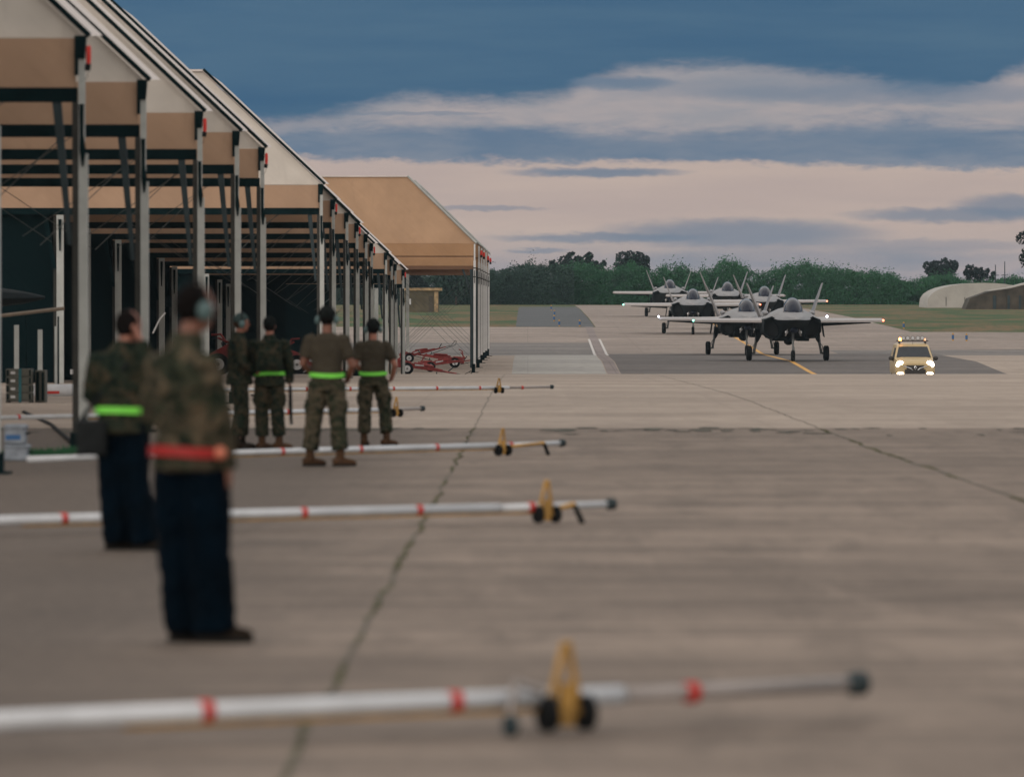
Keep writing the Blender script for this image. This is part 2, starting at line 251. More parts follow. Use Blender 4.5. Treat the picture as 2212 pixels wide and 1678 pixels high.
# ---------------------------------------------------------------- mesh builder
class MB:
    def __init__(s): s.v = []; s.f = []; s.mi = []; s.cur = 0
    def add(s, vs, fs):
        o = len(s.v); s.v += [tuple(x) for x in vs]; s.f += [tuple(i+o for i in f) for f in fs]; s.mi += [s.cur]*len(fs); return s
    def box(s, x0, x1, y0, y1, z0, z1):
        return s.add([(x0,y0,z0),(x1,y0,z0),(x1,y1,z0),(x0,y1,z0),(x0,y0,z1),(x1,y0,z1),(x1,y1,z1),(x0,y1,z1)],
                     [(0,3,2,1),(4,5,6,7),(0,1,5,4),(1,2,6,5),(2,3,7,6),(3,0,4,7)])
    def hexa(s, p): return s.add(p, [(0,3,2,1),(4,5,6,7),(0,1,5,4),(1,2,6,5),(2,3,7,6),(3,0,4,7)])
    def rings(s, rs, cap=True, close=False):
        n = len(rs[0]); vs = [p for r in rs for p in r]; fs = []
        k = len(rs)
        for i in range(k if close else k-1):
            for j in range(n):
                a = i*n+j; b_ = i*n+(j+1)%n; c_ = ((i+1)%k)*n+(j+1)%n; d = ((i+1)%k)*n+j
                fs.append((a, b_, c_, d))
        if cap and not close: fs.append(tuple(range(n))[::-1]); fs.append(tuple(range((k-1)*n, k*n)))
        return s.add(vs, fs)
    def tube(s, pts, r, n=10, cap=True, close=False, flat=1.0, up=(0,0,1)):
        pts = [Vector(p) for p in pts]; k = len(pts)
        if not isinstance(r, (list, tuple)): r = [r]*k
        rs = []; prev = None
        for i, p in enumerate(pts):
            if close: t = pts[(i+1)%k]-pts[i-1]
            else: t = (pts[min(i+1,k-1)]-pts[max(i-1,0)])
            t.normalize(); a = Vector(up).cross(t)
            if a.length < .05: a = Vector((1,0,0)).cross(t)
            if a.length < .05: a = Vector((0,1,0)).cross(t)
            a.normalize()
            if prev is not None:
                a2 = prev - t*prev.dot(t)
                if a2.length > .1: a = a2.normalized()
            prev = a; b_ = t.cross(a)
            rr = r[i]; rx, ry = rr if isinstance(rr, (tuple, list)) else (rr, rr*flat)
            rs.append([tuple(p + a*math.cos(2*math.pi*j/n)*rx + b_*math.sin(2*math.pi*j/n)*ry) for j in range(n)])
        return s.rings(rs, cap, close)
    def ell(s, c_, r, n=16, m=10, rot=None):
        vs = []; fs = []
        for i in range(1, m):
            th = math.pi*i/m
            for j in range(n):
                ph = 2*math.pi*j/n; vs.append(Vector((math.sin(th)*math.cos(ph)*r[0], math.sin(th)*math.sin(ph)*r[1], math.cos(th)*r[2])))
        vs.append(Vector((0,0,r[2]))); vs.append(Vector((0,0,-r[2])))
        for i in range(m-2):
            for j in range(n):
                a = i*n+j; b_ = i*n+(j+1)%n; fs.append((a, a+n, b_+n, b_))
        T = len(vs)-2
        for j in range(n): fs.append((T, j, (j+1)%n)); fs.append((T+1, (m-2)*n+(j+1)%n, (m-2)*n+j))
        if rot is not None: vs = [rot @ v_ for v_ in vs]
        return s.add([v_+Vector(c_) for v_ in vs], fs)
    def cyl(s, a, b_, r, n=20, r2=None):
        return s.tube([a, b_], [r, r if r2 is None else r2], n)
    def prism(s, poly, y0, y1):     # polygon in the xz plane
        n = len(poly); return s.add([(x, y0, z) for x, z in poly]+[(x, y1, z) for x, z in poly],
            [tuple(range(n)), tuple(range(2*n-1, n-1, -1))]+[(i, i+n, (i+1)%n+n, (i+1)%n) for i in range(n)])
    def mirror(s):   # add an x-mirrored copy of everything so far
        n = len(s.v); fs = list(s.f); mi = list(s.mi)
        s.v += [(-x, y, z) for x, y, z in s.v]; s.f += [tuple(i+n for i in f[::-1]) for f in fs]; s.mi += mi; return s
    def build(s, name, mat, parent=None, smooth=False, bevel=0.0, loc=None):
        me = bpy.data.meshes.new(name); me.from_pydata(s.v, [], s.f); 
        for m_ in (mat if isinstance(mat, list) else [mat]): me.materials.append(m_)
        if isinstance(mat, list): me.polygons.foreach_set('material_index', s.mi)
        bm = bmesh.new(); bm.from_mesh(me); bmesh.ops.recalc_face_normals(bm, faces=bm.faces); bm.to_mesh(me); bm.free()
        if smooth: me.shade_smooth() if smooth is True else me.set_sharp_from_angle(angle=R(smooth))
        o = bpy.data.objects.new(name, me); COL.objects.link(o)
        if parent is not None: o.parent = parent
        if loc: o.location = loc
        if bevel:
            bv = o.modifiers.new('bevel', 'BEVEL'); bv.width = bevel; bv.segments = 2; bv.limit_method = 'ANGLE'
        return o
def tag(o, label=None, cat=None, group=None, kind=None):
    if label: o['label'] = label
    if cat: o['category'] = cat
    if group: o['group'] = group
    if kind: o['kind'] = kind
    return o
def thing(name, label, cat, loc=(0,0,0), rz=0.0, group=None):
    o = bpy.data.objects.new(name, None); COL.objects.link(o); o.location = loc; o.rotation_euler = (0, 0, rz); o.empty_display_size = .2
    return tag(o, label, cat, group)
def copy_tree(o, parent=None):
    c_ = o.copy(); COL.objects.link(c_)
    if parent is not None: c_.parent = parent
    for ch in list(o.children): copy_tree(ch, c_)
    return c_
def bake(o):
    """turn modifiers into plain mesh"""
    dg = bpy.context.evaluated_depsgraph_get(); dg.update()
    me = bpy.data.meshes.new_from_object(o.evaluated_get(dg)); o.modifiers.clear(); old = o.data; o.data = me; bpy.data.meshes.remove(old); return o

# ---------------------------------------------------------------- ground sheets
def ysamples(y0, y1):
    ys = {y0, y1}; y = y0
    for (a, _) in GP:
        if y0 < a < y1: ys.add(a)
    while y < y1:
        ys.add(round(y, 3)); y += 6 if y < 800 else 120
    return sorted(ys)
# smooth the profile a little except at the crest
def strip(name, y0, y1, xl, xr, lift, mat, kind='structure', label=None, cat=None, nx=6):
    fl = xl if callable(xl) else (lambda y: xl); fr = xr if callable(xr) else (lambda y: xr)
    m = MB(); ys = ysamples(y0, y1)
    vs = []; fs = []
    for y in ys:
        a, c_ = fl(y), fr(y)
        for i in range(nx+1): vs.append((a+(c_-a)*i/nx, y, gz(y)+lift))
    for r in range(len(ys)-1):
        for i in range(nx): k = r*(nx+1)+i; fs.append((k, k+1, k+nx+2, k+nx+1))
    m.add(vs, fs); o = m.build(name, mat); return tag(o, label, cat, None, kind)
strip('ground', -80, 7000, -1500, 1500, 0.0, M['grass'], nx=20)
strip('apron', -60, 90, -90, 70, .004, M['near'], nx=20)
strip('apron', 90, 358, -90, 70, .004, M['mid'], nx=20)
dl = lambda y: 3.98 + (y-275)*.0042; dr = lambda y: dl(y) + .62
strip('apron', 358, 405, -90, 60, .004, M['band'])
strip('apron', 405, 477, -90, lambda y: dl(y), .004, M['taxi'])
strip('taxiway', 405, 690, lambda y: 5.0 if y < 477 else 5.7, lambda y: 62 if y < 449 else 30.5, .008, M['taxi'])
strip('taxiway', 366, 405, lambda y: 5.0, lambda y: 20 if y < 380 else 62, .008, M['taxi'])
strip('concrete_patch', 213, 357, -.8, lambda y: dl(y)-.05, .008, M['patch'])
strip('asphalt_taxiway', 214, 366, lambda y: dr(y)+.05, lambda y: 23.9+(y-277)*.026, .008, M['asph'])
strip('shoulder', 478, 655, -1.0, 5.6, .008, M['asph2'])
strip('drain', 213, 478, dl, dr, .012, M['drain'], nx=3)
strip('kerb_strip', 356, 420, lambda y: dl(y)-.16, lambda y: dl(y)+.0, .016, M['kerb'], nx=1)
strip('kerb_strip', 356, 420, lambda y: dr(y), lambda y: dr(y)+.16, .016, M['kerb'], nx=1)
tl = lambda y: 14.35 + (y-280)*.0085
strip('taxiway_marking', 278, 560, lambda y: tl(y)-.13, lambda y: tl(y)+.13, .016, M['yel'], nx=1)
strip('service_marking', 356.2, 357.8, -60, dl(357), .016, M['kerb'], nx=2)
# weeds along the two slab joints
def weeds(x, y0, y1, n, w, label):
    m = MB()
    for _ in range(n):
        y = random.uniform(y0, y1); 
        dens = noise.noise(Vector((x, y*.45, 3)))
        if dens < -.12: continue
        px = x + random.gauss(0, w) + .05*noise.noise(Vector((y*.5, x, 0))); h = random.uniform(.004, .014)*(1+max(0, dens)*1.5); a = random.uniform(0, 6.28); ww = random.uniform(.004, .012)
        dx, dy = math.cos(a)*ww, math.sin(a)*ww; z = gz(y)+.004
        m.add([(px-dx, y-dy, z), (px+dx, y+dy, z), (px+dy*2, y-dx*2, z+h)], [(0, 1, 2)])
    return tag(m.build('weeds', M['tuft']), label, 'weeds', None, 'stuff')
weeds(-.86, 12, 90, 4200, .008, 'green weeds growing in the long slab joint beside the tow bars')
weeds(4.6, 45, 90, 5000, .014, 'green weeds growing in the slab joint on the open apron')
def crack(x, y0, y1, w):
    m = MB(); vs = []; fs = []; y = y0; k = 0
    while y < y1:
        px = x+.05*noise.noise(Vector((y*.5, x, 0))); ww = w*(.7+.6*abs(noise.noise(Vector((y*2, x, 7)))))
        vs += [(px-ww, y, gz(y)+.009), (px+ww, y, gz(y)+.009)]; y += .6; k += 1
    for i in range(k-1): fs.append((2*i, 2*i+1, 2*i+3, 2*i+2))
    m.add(vs, fs); return m.build('apron_joint', pb('joint filler', (.075, .072, .050), .9, var=.5, scale=3))
for a in [(-.86, 8, 90, .011), (-.84, 90, 212, .007), (4.6, 40, 90, .018), (4.6, 90, 212, .010)]: tag(crack(*a), kind='structure')

m = MB()
for k in range(420):
    x = random.uniform(-24, 16); y = random.choice([random.uniform(87.5, 89.9), random.uniform(84, 89.9)]); w_ = random.uniform(.03, .28); d_ = random.uniform(.15, .7)
    if noise.noise(Vector((x*.6, 4, y*.3))) < -.1: continue
    n_ = 7; m.add([(x+w_*math.cos(6.283*i/n_)*random.uniform(.6, 1), y+d_*math.sin(6.283*i/n_)*random.uniform(.6, 1), gz(y)+.010+k*1e-5) for i in range(n_)], [tuple(range(n_))])
tag(m.build('ground_patches', pb('dark filler patches', (.065, .062, .045), .9, var=.4, scale=2)), kind='structure')

# ---------------------------------------------------------------- sunshade shelters
ORD = ['nearest', 'second nearest', 'third nearest', 'fourth', 'fifth', 'sixth', 'seventh', 'eighth', 'ninth', 'tenth', 'eleventh', 'twelfth', 'thirteenth', 'fourteenth', 'fifteenth', 'last']
def shelter(Y, X0, eave, D, far=False, lamp=False, shade_sheet=None, label='', rise=3.26, run=3.46, width=17.0, first=False):
    z0 = gz(Y); E = EYE + eave - z0           # eave height above its own ground
    t = thing('sunshade_shelter', label, 'shelter', (X0, Y, z0), 0, 'far sunshade shelters' if far else 'sunshade shelters along the apron')
    W_ = width
    prof = [(0, E), (-run, E+rise), (-W_+run, E+rise), (-W_, E)]
    m = MB(); th = .06
    inner = [(-.06, E-.0), (-run-.02, E+rise-th), (-W_+run+.02, E+rise-th), (-W_+.06, E)]
    tt = 0 if far else eave*D/(.94*Y)
    p2 = [(-tt, E+tt*rise/run)]+prof[1:]; i2 = [(-.06-tt, E+tt*rise/run-.0)]+inner[1:]
    rs = [[(x, 0.0, z) for x, z in prof+inner[::-1]], [(x, D, z) for x, z in p2+i2[::-1]]]
    m.rings(rs); m.build('roof_cover', M['postw'] if far and not first else M['white'], t)
    m = MB(); m.prism([(-.08, E-.02), (-run-.03, E+rise-.07), (-W_+run+.03, E+rise-.07), (-W_+.08, E-.02)], .10, .13)
    m.build('end_panel', M['tanf'] if far else M['endw'], t)
    fw = 16.8 if not far else 15.0
    if far:
        for i, (za, zb, mm, pr) in enumerate([(E-.66, E-.03, 'tan2', .02), (E-1.16, E-.72, 'tan2', .04), (E-1.34, E-1.17, 'tan3', .05)]):
            MB().box(-fw, -.14, pr, .08, za, zb).build('fascia', M[mm], t)
        zb = E-1.34
        MB().box(-fw, -.12, .06, .09, E-.73, E-.64).build('seam_rail', M['tan3'], t)
    else:
        MB().box(-fw, -.19, .02, .08, E-.68, E-.03).build('fascia', M['tan'], t)
        MB().box(-W_, -.17, .0, .16, E-.87, E-.682).build('beam', M['steel'], t)
        zb = E-.87
    for s_ in ((0, -run), (-W_, -W_+run)):
        MB().tube([(s_[0], -.02, E+.0), (s_[1], -.02, E+rise-.0)], .042 if not far else .06, 6).build('rake_beam', M['post'] if far else M['steel'], t)
    if not far:
        m = MB(); m.tube([(-.02, -.03, E-.005), (-.12, -.03, E-.005)], .01, 4)
        MB().hexa([(-.20, -.06, E-.30), (-.07, -.06, E-.30), (-.07, .10, E-.30), (-.20, .10, E-.30), (-.20, -.06, E), (-.045, -.06, E), (-.045, .10, E), (-.20, .10, E)]).box(-.20, -.15, -.05, .05, E-.52, E-.301).build('bracket', M['steel'], t)
        MB().box(-.15, -.065, -.03, .08, E-.90, E-.302).build('column_head', M['post'], t)
        MB().box(-.15, -.03, -.03, .10, .0, E-1.55).box(-.15, -.07, -.02, .10, E-1.551, E-.902).build('column', M['post'], t)
        m = MB(); m.box(-.235, -.152, .0, .16, .0, E-.872); m.build('rear_column', M['brown'], t)
        m = MB(); m.hexa([(-.26, .02, .9), (-.22, .02, .9), (-.22, .12, .9), (-.26, .12, .9), (-.50, .02, zb), (-.38, .02, zb), (-.38, .12, zb), (-.50, .12, zb)]) if False else m.hexa([(-.30, .02, E-2.75), (-.238, .02, E-2.75), (-.238, .12, E-2.75), (-.30, .12, E-2.75), (-.50, .02, zb-.002), (-.38, .02, zb-.002), (-.38, .12, zb-.002), (-.50, .12, zb-.002)])
        m.build('brace', M['steel2'], t)
        MB().tube([(-.105, -.06, E-.9), (-.105, -.06, E-1.3), (-.09, -.06, E-1.5), (-.09, -.06, E-1.72)], [.03, .026, .045, .012], 8).build('tension_strut', M['steel'], t)
        MB().box(-.26, .0, -.08, .2, .0, .24).box(-.36, .08, -.16, .28, 0, .03).build('base_plate', M['steel'], t)
    else:
        MB().box(-.32, -.15, .0, .2, .25, E-1.34).build('rear_column', M['steel2'], t)
        MB().box(-.148, -.03, -.03, .14, .45, E-.9).box(-.13, -.05, -.02, .1, E-.899, E-.05).build('column', M['postw'], t)
        MB().box(-.24, -.06, .0, .2, .0, .45).box(-.42, .12, -.1, .25, 0, .03).build('base_plate', M['steel'], t)
        MB().tube([(-.09, -.05, E-2.05), (-.09, -.05, E-1.4)], .02, 6).box(-.17, 0, -.06, .02, E-1.75, E-1.70).box(-.17, 0, -.06, .02, E-1.3, E-1.25).build('clamp', M['brown'], t)
        if first: MB().hexa([(-.40, .02, E-2.3), (-.33, .02, E-2.3), (-.33, .12, E-2.3), (-.40, .12, E-2.3), (-.75, .02, E-1.342), (-.63, .02, E-1.342), (-.63, .12, E-1.342), (-.75, .12, E-1.342)]).build('brace', M['steel2'], t)
    # inner column row
    xi = -7.55 if not far else -5.1
    MB().box(xi-.10, xi+.10, .0, .14, .0, E-.88).build('inner_column', M['post'], t)
    if not far:
        MB().hexa([(xi-.22, .02, E-2.4), (xi-.102, .02, E-2.4), (xi-.102, .12, E-2.4), (xi-.22, .12, E-2.4), (xi-.50, .02, zb-.002), (xi-.36, .02, zb-.002), (xi-.36, .12, zb-.002), (xi-.50, .12, zb-.002)]).build('inner_brace', M['steel'], t)
        MB().box(xi-.2, xi-.12, .16, .26, 0, E-.9).build('inner_rear_column', M['brown'], t)
        MB().tube([(xi, -.04, E-1.0), (xi, -.04, E-1.5), (xi, -.04, E-1.9)], [.05, .035, .02], 6).build('inner_strut', M['steel'], t)
    # thin cross cables under the roof
    r_ = .008
    cb = [((-.3, .3, E-1.4), (xi, .4, .3)), ((xi, .45, E-1.4), (-.3, .55, .3))] if far else [((-.5, D*.5, E-.1), (-3.6, D*.5, E-2.2)), ((xi+.2, D*.6, E-.1), (-4.2, D*.6, E-2.2)), ((-1.2, .3, E-.7), (-3.0, .3, E-2.4))]
    for p_, q_ in cb: MB().tube([p_, q_], r_, 4).build('cross_cable', M['wire'], t)
    if lamp:
        l = MB().tube([(-.015, -.02, E-.37), (-.015, -.02, E-.30), (-.015, -.02, E-.16), (-.012, -.02, E-.13)], [.028, .034, .034, .022], 12).build('warning_lamp', M['red'], t, smooth=40)
        MB().tube([(-.03, -.02, E-.46), (-.02, -.02, E-.372)], [.036, .04], 12).build('lamp_base', M['black'], l)
        MB().tube([(-.02, -.02, E-.46), (-.03, -.02, E-.54), (-.07, -.02, E-.59), (-.12, -.03, E-.60)], .004, 5).build('lamp_wire', M['black'], l)
    if shade_sheet is not None:
        MB().box(-W_, shade_sheet, .28, .32, 0.02, E-.69).build('rear_shade_sheet', M['shade_sheet'], t)  # dark sheet across the bay, the dim interior put into its colour
    return t
YS = [50, 62.5, 75, 87, 102, 115, 126, 162, 172, 185, 196, 207, 214.5, 236, 246, 253, 269]
ES = [3.5, 3.5, 3.52, 3.41, 3.44, 3.48, 3.45, 3.39, 3.13, 2.94, 2.76, 2.52, 2.26, 2.1, 1.9, 1.74, 1.59]
for i in range(1, len(YS)):
    nxt = YS[i+1] if i+1 < len(YS) else YS[i]+10
    D = min(7.0 if i < 7 else 9.6, nxt-YS[i]-.4)
    k = i-1; lampon = k in (1, 3, 5, 7, 9, 11, 15)
    lab = 'grey-posted sunshade shelter with tan fascia, %s of the near row%s' % (ORD[k], ', with red lamp' if lampon else ', without lamp')
    if k == 6: lab = 'sunshade shelter with wide tan fascia standing past the gap in the near row'
    if k == 0: lab = 'nearest sunshade shelter, its grey post cut by the picture edge'
    if k == 2: lab = 'lampless sunshade shelter with stained tan fascia, just behind the first red lamp'
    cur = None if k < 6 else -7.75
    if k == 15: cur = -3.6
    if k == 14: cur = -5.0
    shelter(YS[i], -5.77, ES[i], D, lamp=lampon, shade_sheet=cur, label=lab)
for j in range(6):
    Y = [290, 301, 312, 324, 337, 352][j]; x = xat([1029, 1038.5, 1044, 1049, 1053.5, 1058.5][j], Y); ev = 3.07
    lab = ['front sunshade shelter of the far group with big tan end wall', 'white roofed sunshade shelter just behind the tan end wall', 'third white post shelter of the far group, red lamp on its post',
           'fourth white post shelter of the far group', 'fifth white post shelter of the far group', 'rearmost white post shelter of the far group'][j]
    s_ = shelter(Y, x, ev, 10.0, far=True, lamp=False, label=lab, rise=3.42, run=3.5, first=(j == 0), shade_sheet=None)
    if j in (1, 2, 4, 5):
        E = EYE+ev-gz(Y)
        l = MB().tube([(.03, -.06, E-.52), (.03, -.06, E-.45), (.03, -.06, E-.28)], [.055, .07, .05], 12).build('warning_lamp', M['red'], s_, smooth=40)
        MB().tube([(.03, -.06, E-.66), (.03, -.06, E-.522)], .06, 10).build('lamp_base', M['black'], l)

# ---------------------------------------------------------------- fighter jet
def make_jet():
    t = thing('fighter_jet', '', 'fighter jet', (0,0,0), 0, 'grey fighter jets taxiing in line')
    NG = 4.3
    st = [
     (0.0, 2.29, (.02,2.30),(.03,2.31),(.04,2.32),(.03,2.34),(.02,2.35),2.36),
     (0.5, 2.17, (.11,2.18),(.19,2.24),(.24,2.31),(.19,2.41),(.10,2.46),2.47),
     (1.2, 2.08, (.22,2.10),(.38,2.19),(.46,2.30),(.36,2.47),(.19,2.56),2.58),
     (2.2, 1.98, (.33,2.00),(.56,2.13),(.68,2.30),(.53,2.54),(.27,2.66),2.69),
     (3.5, 1.82, (.46,1.85),(.74,2.04),(.90,2.31),(.68,2.62),(.40,2.76),2.79),
     (4.8, 1.55, (.58,1.58),(.80,1.95),(1.02,2.36),(.80,2.70),(.46,2.86),2.92),
     (5.6, 1.40, (.62,1.42),(.80,1.90),(1.22,2.45),(.88,2.74),(.48,2.92),3.02),
     (6.8, 1.26, (1.10,1.26),(1.52,1.62),(1.70,2.32),(1.15,2.66),(.56,2.95),3.10),
     (9.0, 1.22, (1.15,1.22),(1.58,1.55),(1.74,2.30),(1.20,2.64),(.60,2.92),3.04),
     (12., 1.36, (.95,1.38),(1.38,1.68),(1.50,2.26),(1.12,2.56),(.50,2.74),2.82),
     (14.2,1.62, (.48,1.66),(.72,1.86),(.80,2.20),(.68,2.48),(.30,2.70),2.74)]
    rs = []
    for s_, bz, *pts, tz in st:
        y = s_-NG; half = [(x, z) for x, z in pts]
        ring = [(0, y, bz)]+[(x, y, z) for x, z in half]+[(0, y, tz)]+[(-x, y, z) for x, z in half[::-1]]
        rs.append(ring)
    m = MB(); m.rings(rs)
    for i, f in enumerate(m.f):
        zz = sum(m.v[k][2] for k in f)/len(f); xx = sum(abs(m.v[k][0]) for k in f)/len(f)
        n_ = len(rs[0]); j = i % n_
        if i < len(m.f)-2 and j in (0, 1, 2, n_-1, n_-2, n_-3): m.mi[i] = 1  # underside faces take the dark skin, their shade painted in
    m.build('fuselage', [M['jet'], M['jet_shaded']], t, smooth=32)
    # intakes: outer duct shell each side with a dark mouth
    lip = [(.66,1.42),(.74,2.30),(1.14,2.50),(1.58,2.30),(1.62,1.66),(1.34,1.29),(.80,1.26)]
    cx_, cz_ = 1.15, 1.85
    for sgn in (-1, 1):
        m = MB()
        r0 = [(sgn*x, 4.75+.32*abs(x-.7)-NG, z) for x, z in lip]
        r1 = [(sgn*(x if x < .9 else x+.06), 6.9-NG, z) for x, z in lip]
        r2 = [(sgn*(cx_+(x-cx_)*.90), 4.76+.32*abs(x-.7)-NG, cz_+(z-cz_)*.91) for x, z in lip]
        r3 = [(sgn*(cx_+(x-cx_)*.8), 6.4-NG, cz_+(z-cz_)*.8) for x, z in lip]
        m.rings([r3, r2, r0, r1], cap=False); m.build('intake', M['jet_shaded'], t, smooth=30)
        MB().add([(x, y-.9, z) for x, y, z in r3], [tuple(range(len(r3)))]).build('intake_duct', M['duct'], t)
    # wings (leading-edge flaps drooped), upper skin pale, lower skin with its shade painted in
    for sgn in (-1, 1):
        secs = []
        for f_ in (0, .25, .5, .75, 1):
            x = 1.55+(5.33-1.55)*f_; le = 6.3+3.0*f_-NG; te = 11.5-1.1*f_-NG; z = 2.31+.02*f_; th = .17*(1-f_)+.05
            secs.append([(sgn*x, le, z-.16), (sgn*x, le+.03, z-.05), (sgn*x, le+.7, z+.05+th*.2), (sgn*x, le+1.8, z+th*.5+.0), (sgn*x, te-.6, z+.04), (sgn*x, te, z), (sgn*x, te-.6, z-.05-th*.2), (sgn*x, le+1.8, z-th*.5-.05), (sgn*x, le+.5, z-.14)])
        m = MB(); m.rings(secs)
        for i in range(len(m.f)):
            j = i % 9
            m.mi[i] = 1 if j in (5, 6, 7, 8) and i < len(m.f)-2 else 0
        m.build('wing', [M['jetl'], M['jet_shaded']], t, smooth=40)
        m = MB()
        m.hexa([(sgn*1.9, 10.7-NG, 2.27), (sgn*4.75, 10.2-NG, 2.25), (sgn*4.75, 10.9-NG, 2.10), (sgn*1.9, 11.6-NG, 1.93), (sgn*1.9, 10.7-NG, 2.33), (sgn*4.75, 10.2-NG, 2.29), (sgn*4.75, 10.93-NG, 2.13), (sgn*1.9, 11.65-NG, 1.96)])
        m.build('flap', M['jet_shaded'], t)
        # horizontal and vertical tails
        MB().hexa([(sgn*.75, 12.9-NG, 2.16), (sgn*3.3, 14.4-NG, 2.17), (sgn*3.3, 15.2-NG, 2.17), (sgn*.75, 15.6-NG, 2.16), (sgn*.75, 12.9-NG, 2.22), (sgn*3.3, 14.4-NG, 2.20), (sgn*3.3, 15.2-NG, 2.20), (sgn*.75, 15.6-NG, 2.22)]).build('tailplane', M['jet'], t)
        MB().hexa([(sgn*1.38, 10.6-NG, 2.52), (sgn*1.50, 10.6-NG, 2.52), (sgn*1.50, 13.6-NG, 2.45), (sgn*1.38, 13.6-NG, 2.45), (sgn*2.14, 13.0-NG, 4.40), (sgn*2.18, 13.0-NG, 4.40), (sgn*2.18, 14.2-NG, 4.38), (sgn*2.14, 14.2-NG, 4.38)]).build('tail_fin', M['jet'], t)
        MB().ell((sgn*1.30, 9.0-NG, 2.66), (.17, 1.4, .16), 12, 8).build('shoulder_fairing', M['jet'], t, smooth=True)
        # main gear: strut leans outwards to the wheel
        w = MB().tube([(sgn*2.02, 10.0-NG, .42), (sgn*2.08, 10.0-NG, .42), (sgn*2.28, 10.0-NG, .42), (sgn*2.34, 10.0-NG, .42)], [.34, .42, .42, .34], 28).build('wheel', M['tyre'], t, smooth=40)
        MB().cyl((sgn*2.345, 10.0-NG, .42), (sgn*2.01, 10.0-NG, .42), .18, 16).build('hub', M['gear'], w)
        m = MB().tube([(sgn*1.72, 10.0-NG, 1.55), (sgn*1.80, 10.0-NG, 1.0), (sgn*1.86, 10.0-NG, .62), (sgn*1.90, 10.0-NG, .38)], [.10, .085, .06, .075], 12).tube([(sgn*1.9, 10.0-NG, .42), (sgn*2.03, 10.0-NG, .42)], .06, 10)
        m.tube([(sgn*1.78, 9.9-NG, 1.1), (sgn*1.97, 9.85-NG, .8), (sgn*1.93, 9.9-NG, .5)], .025, 6)
        m.build('landing_leg', M['gear'], t, smooth=40)
        MB().tube([(sgn*1.60, 9.95-NG, 1.75), (sgn*1.70, 9.95-NG, 1.20), (sgn*1.76, 9.95-NG, 1.02)], [.22, .11, .05], 8).build('gear_fairing', M['jet_shaded'], t)
        MB().hexa([(sgn*2.02, 9.3-NG, 1.32), (sgn*2.06, 9.3-NG, 1.32), (sgn*2.06, 10.5-NG, 1.40), (sgn*2.02, 10.5-NG, 1.40), (sgn*1.88, 9.3-NG, 2.2), (sgn*1.94, 9.3-NG, 2.2), (sgn*1.94, 10.5-NG, 2.2), (sgn*1.88, 10.5-NG, 2.2)]).build('gear_door', M['jet_shaded'], t)
        # nose gear doors, open, catching the light
        MB().hexa([(sgn*.40, 3.7-NG, 1.42), (sgn*.44, 3.7-NG, 1.42), (sgn*.44, 4.7-NG, 1.40), (sgn*.40, 4.7-NG, 1.40), (sgn*.30, 3.7-NG, 1.84), (sgn*.34, 3.7-NG, 1.84), (sgn*.34, 4.7-NG, 1.80), (sgn*.30, 4.7-NG, 1.80)]).build('nose_gear_door', M['jetl'], t)
        MB().ell((sgn*.38, 3.9-NG, 1.62), (.10, .06, .10), 10, 8).build('landing_light', M['metal'], t, smooth=True)
    # canopy with bow frame
    cs = []
    for s_, w_, h_ in [(2.75,.12,.02),(3.0,.30,.16),(3.4,.42,.38),(3.9,.49,.58),(4.5,.52,.70),(5.2,.50,.72),(6.0,.44,.60),(6.8,.34,.42),(7.6,.20,.22),(8.2,.06,.06)]:
        zb = 2.70 + min(.25, (s_-2.75)*.055)
        cs.append([(w_*math.cos(a)*(1 if math.sin(a) < .3 else .98), s_-NG, zb-.05+(h_+.05)*max(0, math.sin(a))**.80) for a in [math.pi*i/14 for i in range(15)]]+[(0, s_-NG, zb-.12)])
    MB().rings(cs).build('canopy', M['glass'], t, smooth=60)
    MB().rings([[(x_*w_, s_-NG, 2.70+min(.25, (s_-2.75)*.055)-z_) for x_, z_ in ((-1.06, .16), (-1.06, .02), (1.06, .02), (1.06, .16))] for s_, w_ in [(2.72,.14),(3.0,.33),(3.4,.45),(3.9,.52),(4.5,.55),(5.2,.53)]]).build('canopy_sill', M['duct'], t)
    m = MB(); pts = [(.53*math.cos(a), 4.15-NG+.0, 2.72+.66*max(0, math.sin(a))**.8) for a in [math.pi*i/16 for i in range(17)]]
    m.tube(pts, .022, 6); m.build('canopy_bow', M['jetl'], t)
    MB().tube([(0, 4.35-NG, .32), (0, 4.35-NG, 1.0), (0, 4.5-NG, 1.6)], [.05, .06, .09], 10).tube([(0, 4.3-NG, .95), (.09, 4.25-NG, .7), (.09, 4.2-NG, .45)], .02, 6).tube([(.07, 4.3-NG, .3), (.07, 4.3-NG, .62), (-.07, 4.3-NG, .62)], .025, 6).build('nose_leg', M['gear'], t, smooth=40)
    w = MB().tube([(-.11, 0, .30), (-.08, 0, .30), (.08, 0, .30), (.11, 0, .30)], [.24, .30, .30, .24], 24).build('nose_wheel', M['tyre'], t, smooth=40)
    MB().ell((0, 3.2-NG, 1.75), (.24, .38, .20), 12, 8).build('sensor_pod', M['glass'], t, smooth=True)
    m = MB(); m.box(-.95, -.35, 5.2-NG, 8.6-NG, 1.12, 1.24).box(.35, .95, 5.2-NG, 8.6-NG, 1.12, 1.24).tube([(0, 6.0-NG, 1.2), (0, 9-NG, 1.16)], [.2, .3], 10); m.build('bay_door', M['jet_shaded'], t, bevel=.03)
    MB().tube([(0, 13.9-NG, 2.2), (0, 15.2-NG, 2.2)], [.62, .48], 24).build('exhaust_nozzle', M['gear'], t, smooth=30)
    l = MB().ell((-5.36, 9.0+.35-NG, 2.26), (.06, .06, .06), 8, 6).build('wingtip_light', M['ngrn'], t); 
    r = MB().ell((5.36, 9.0+.35-NG, 2.26), (.07, .07, .07), 8, 6).build('wingtip_light', M['nred'], t)
    return t, l, r
proto, lgreen, lred = make_jet()
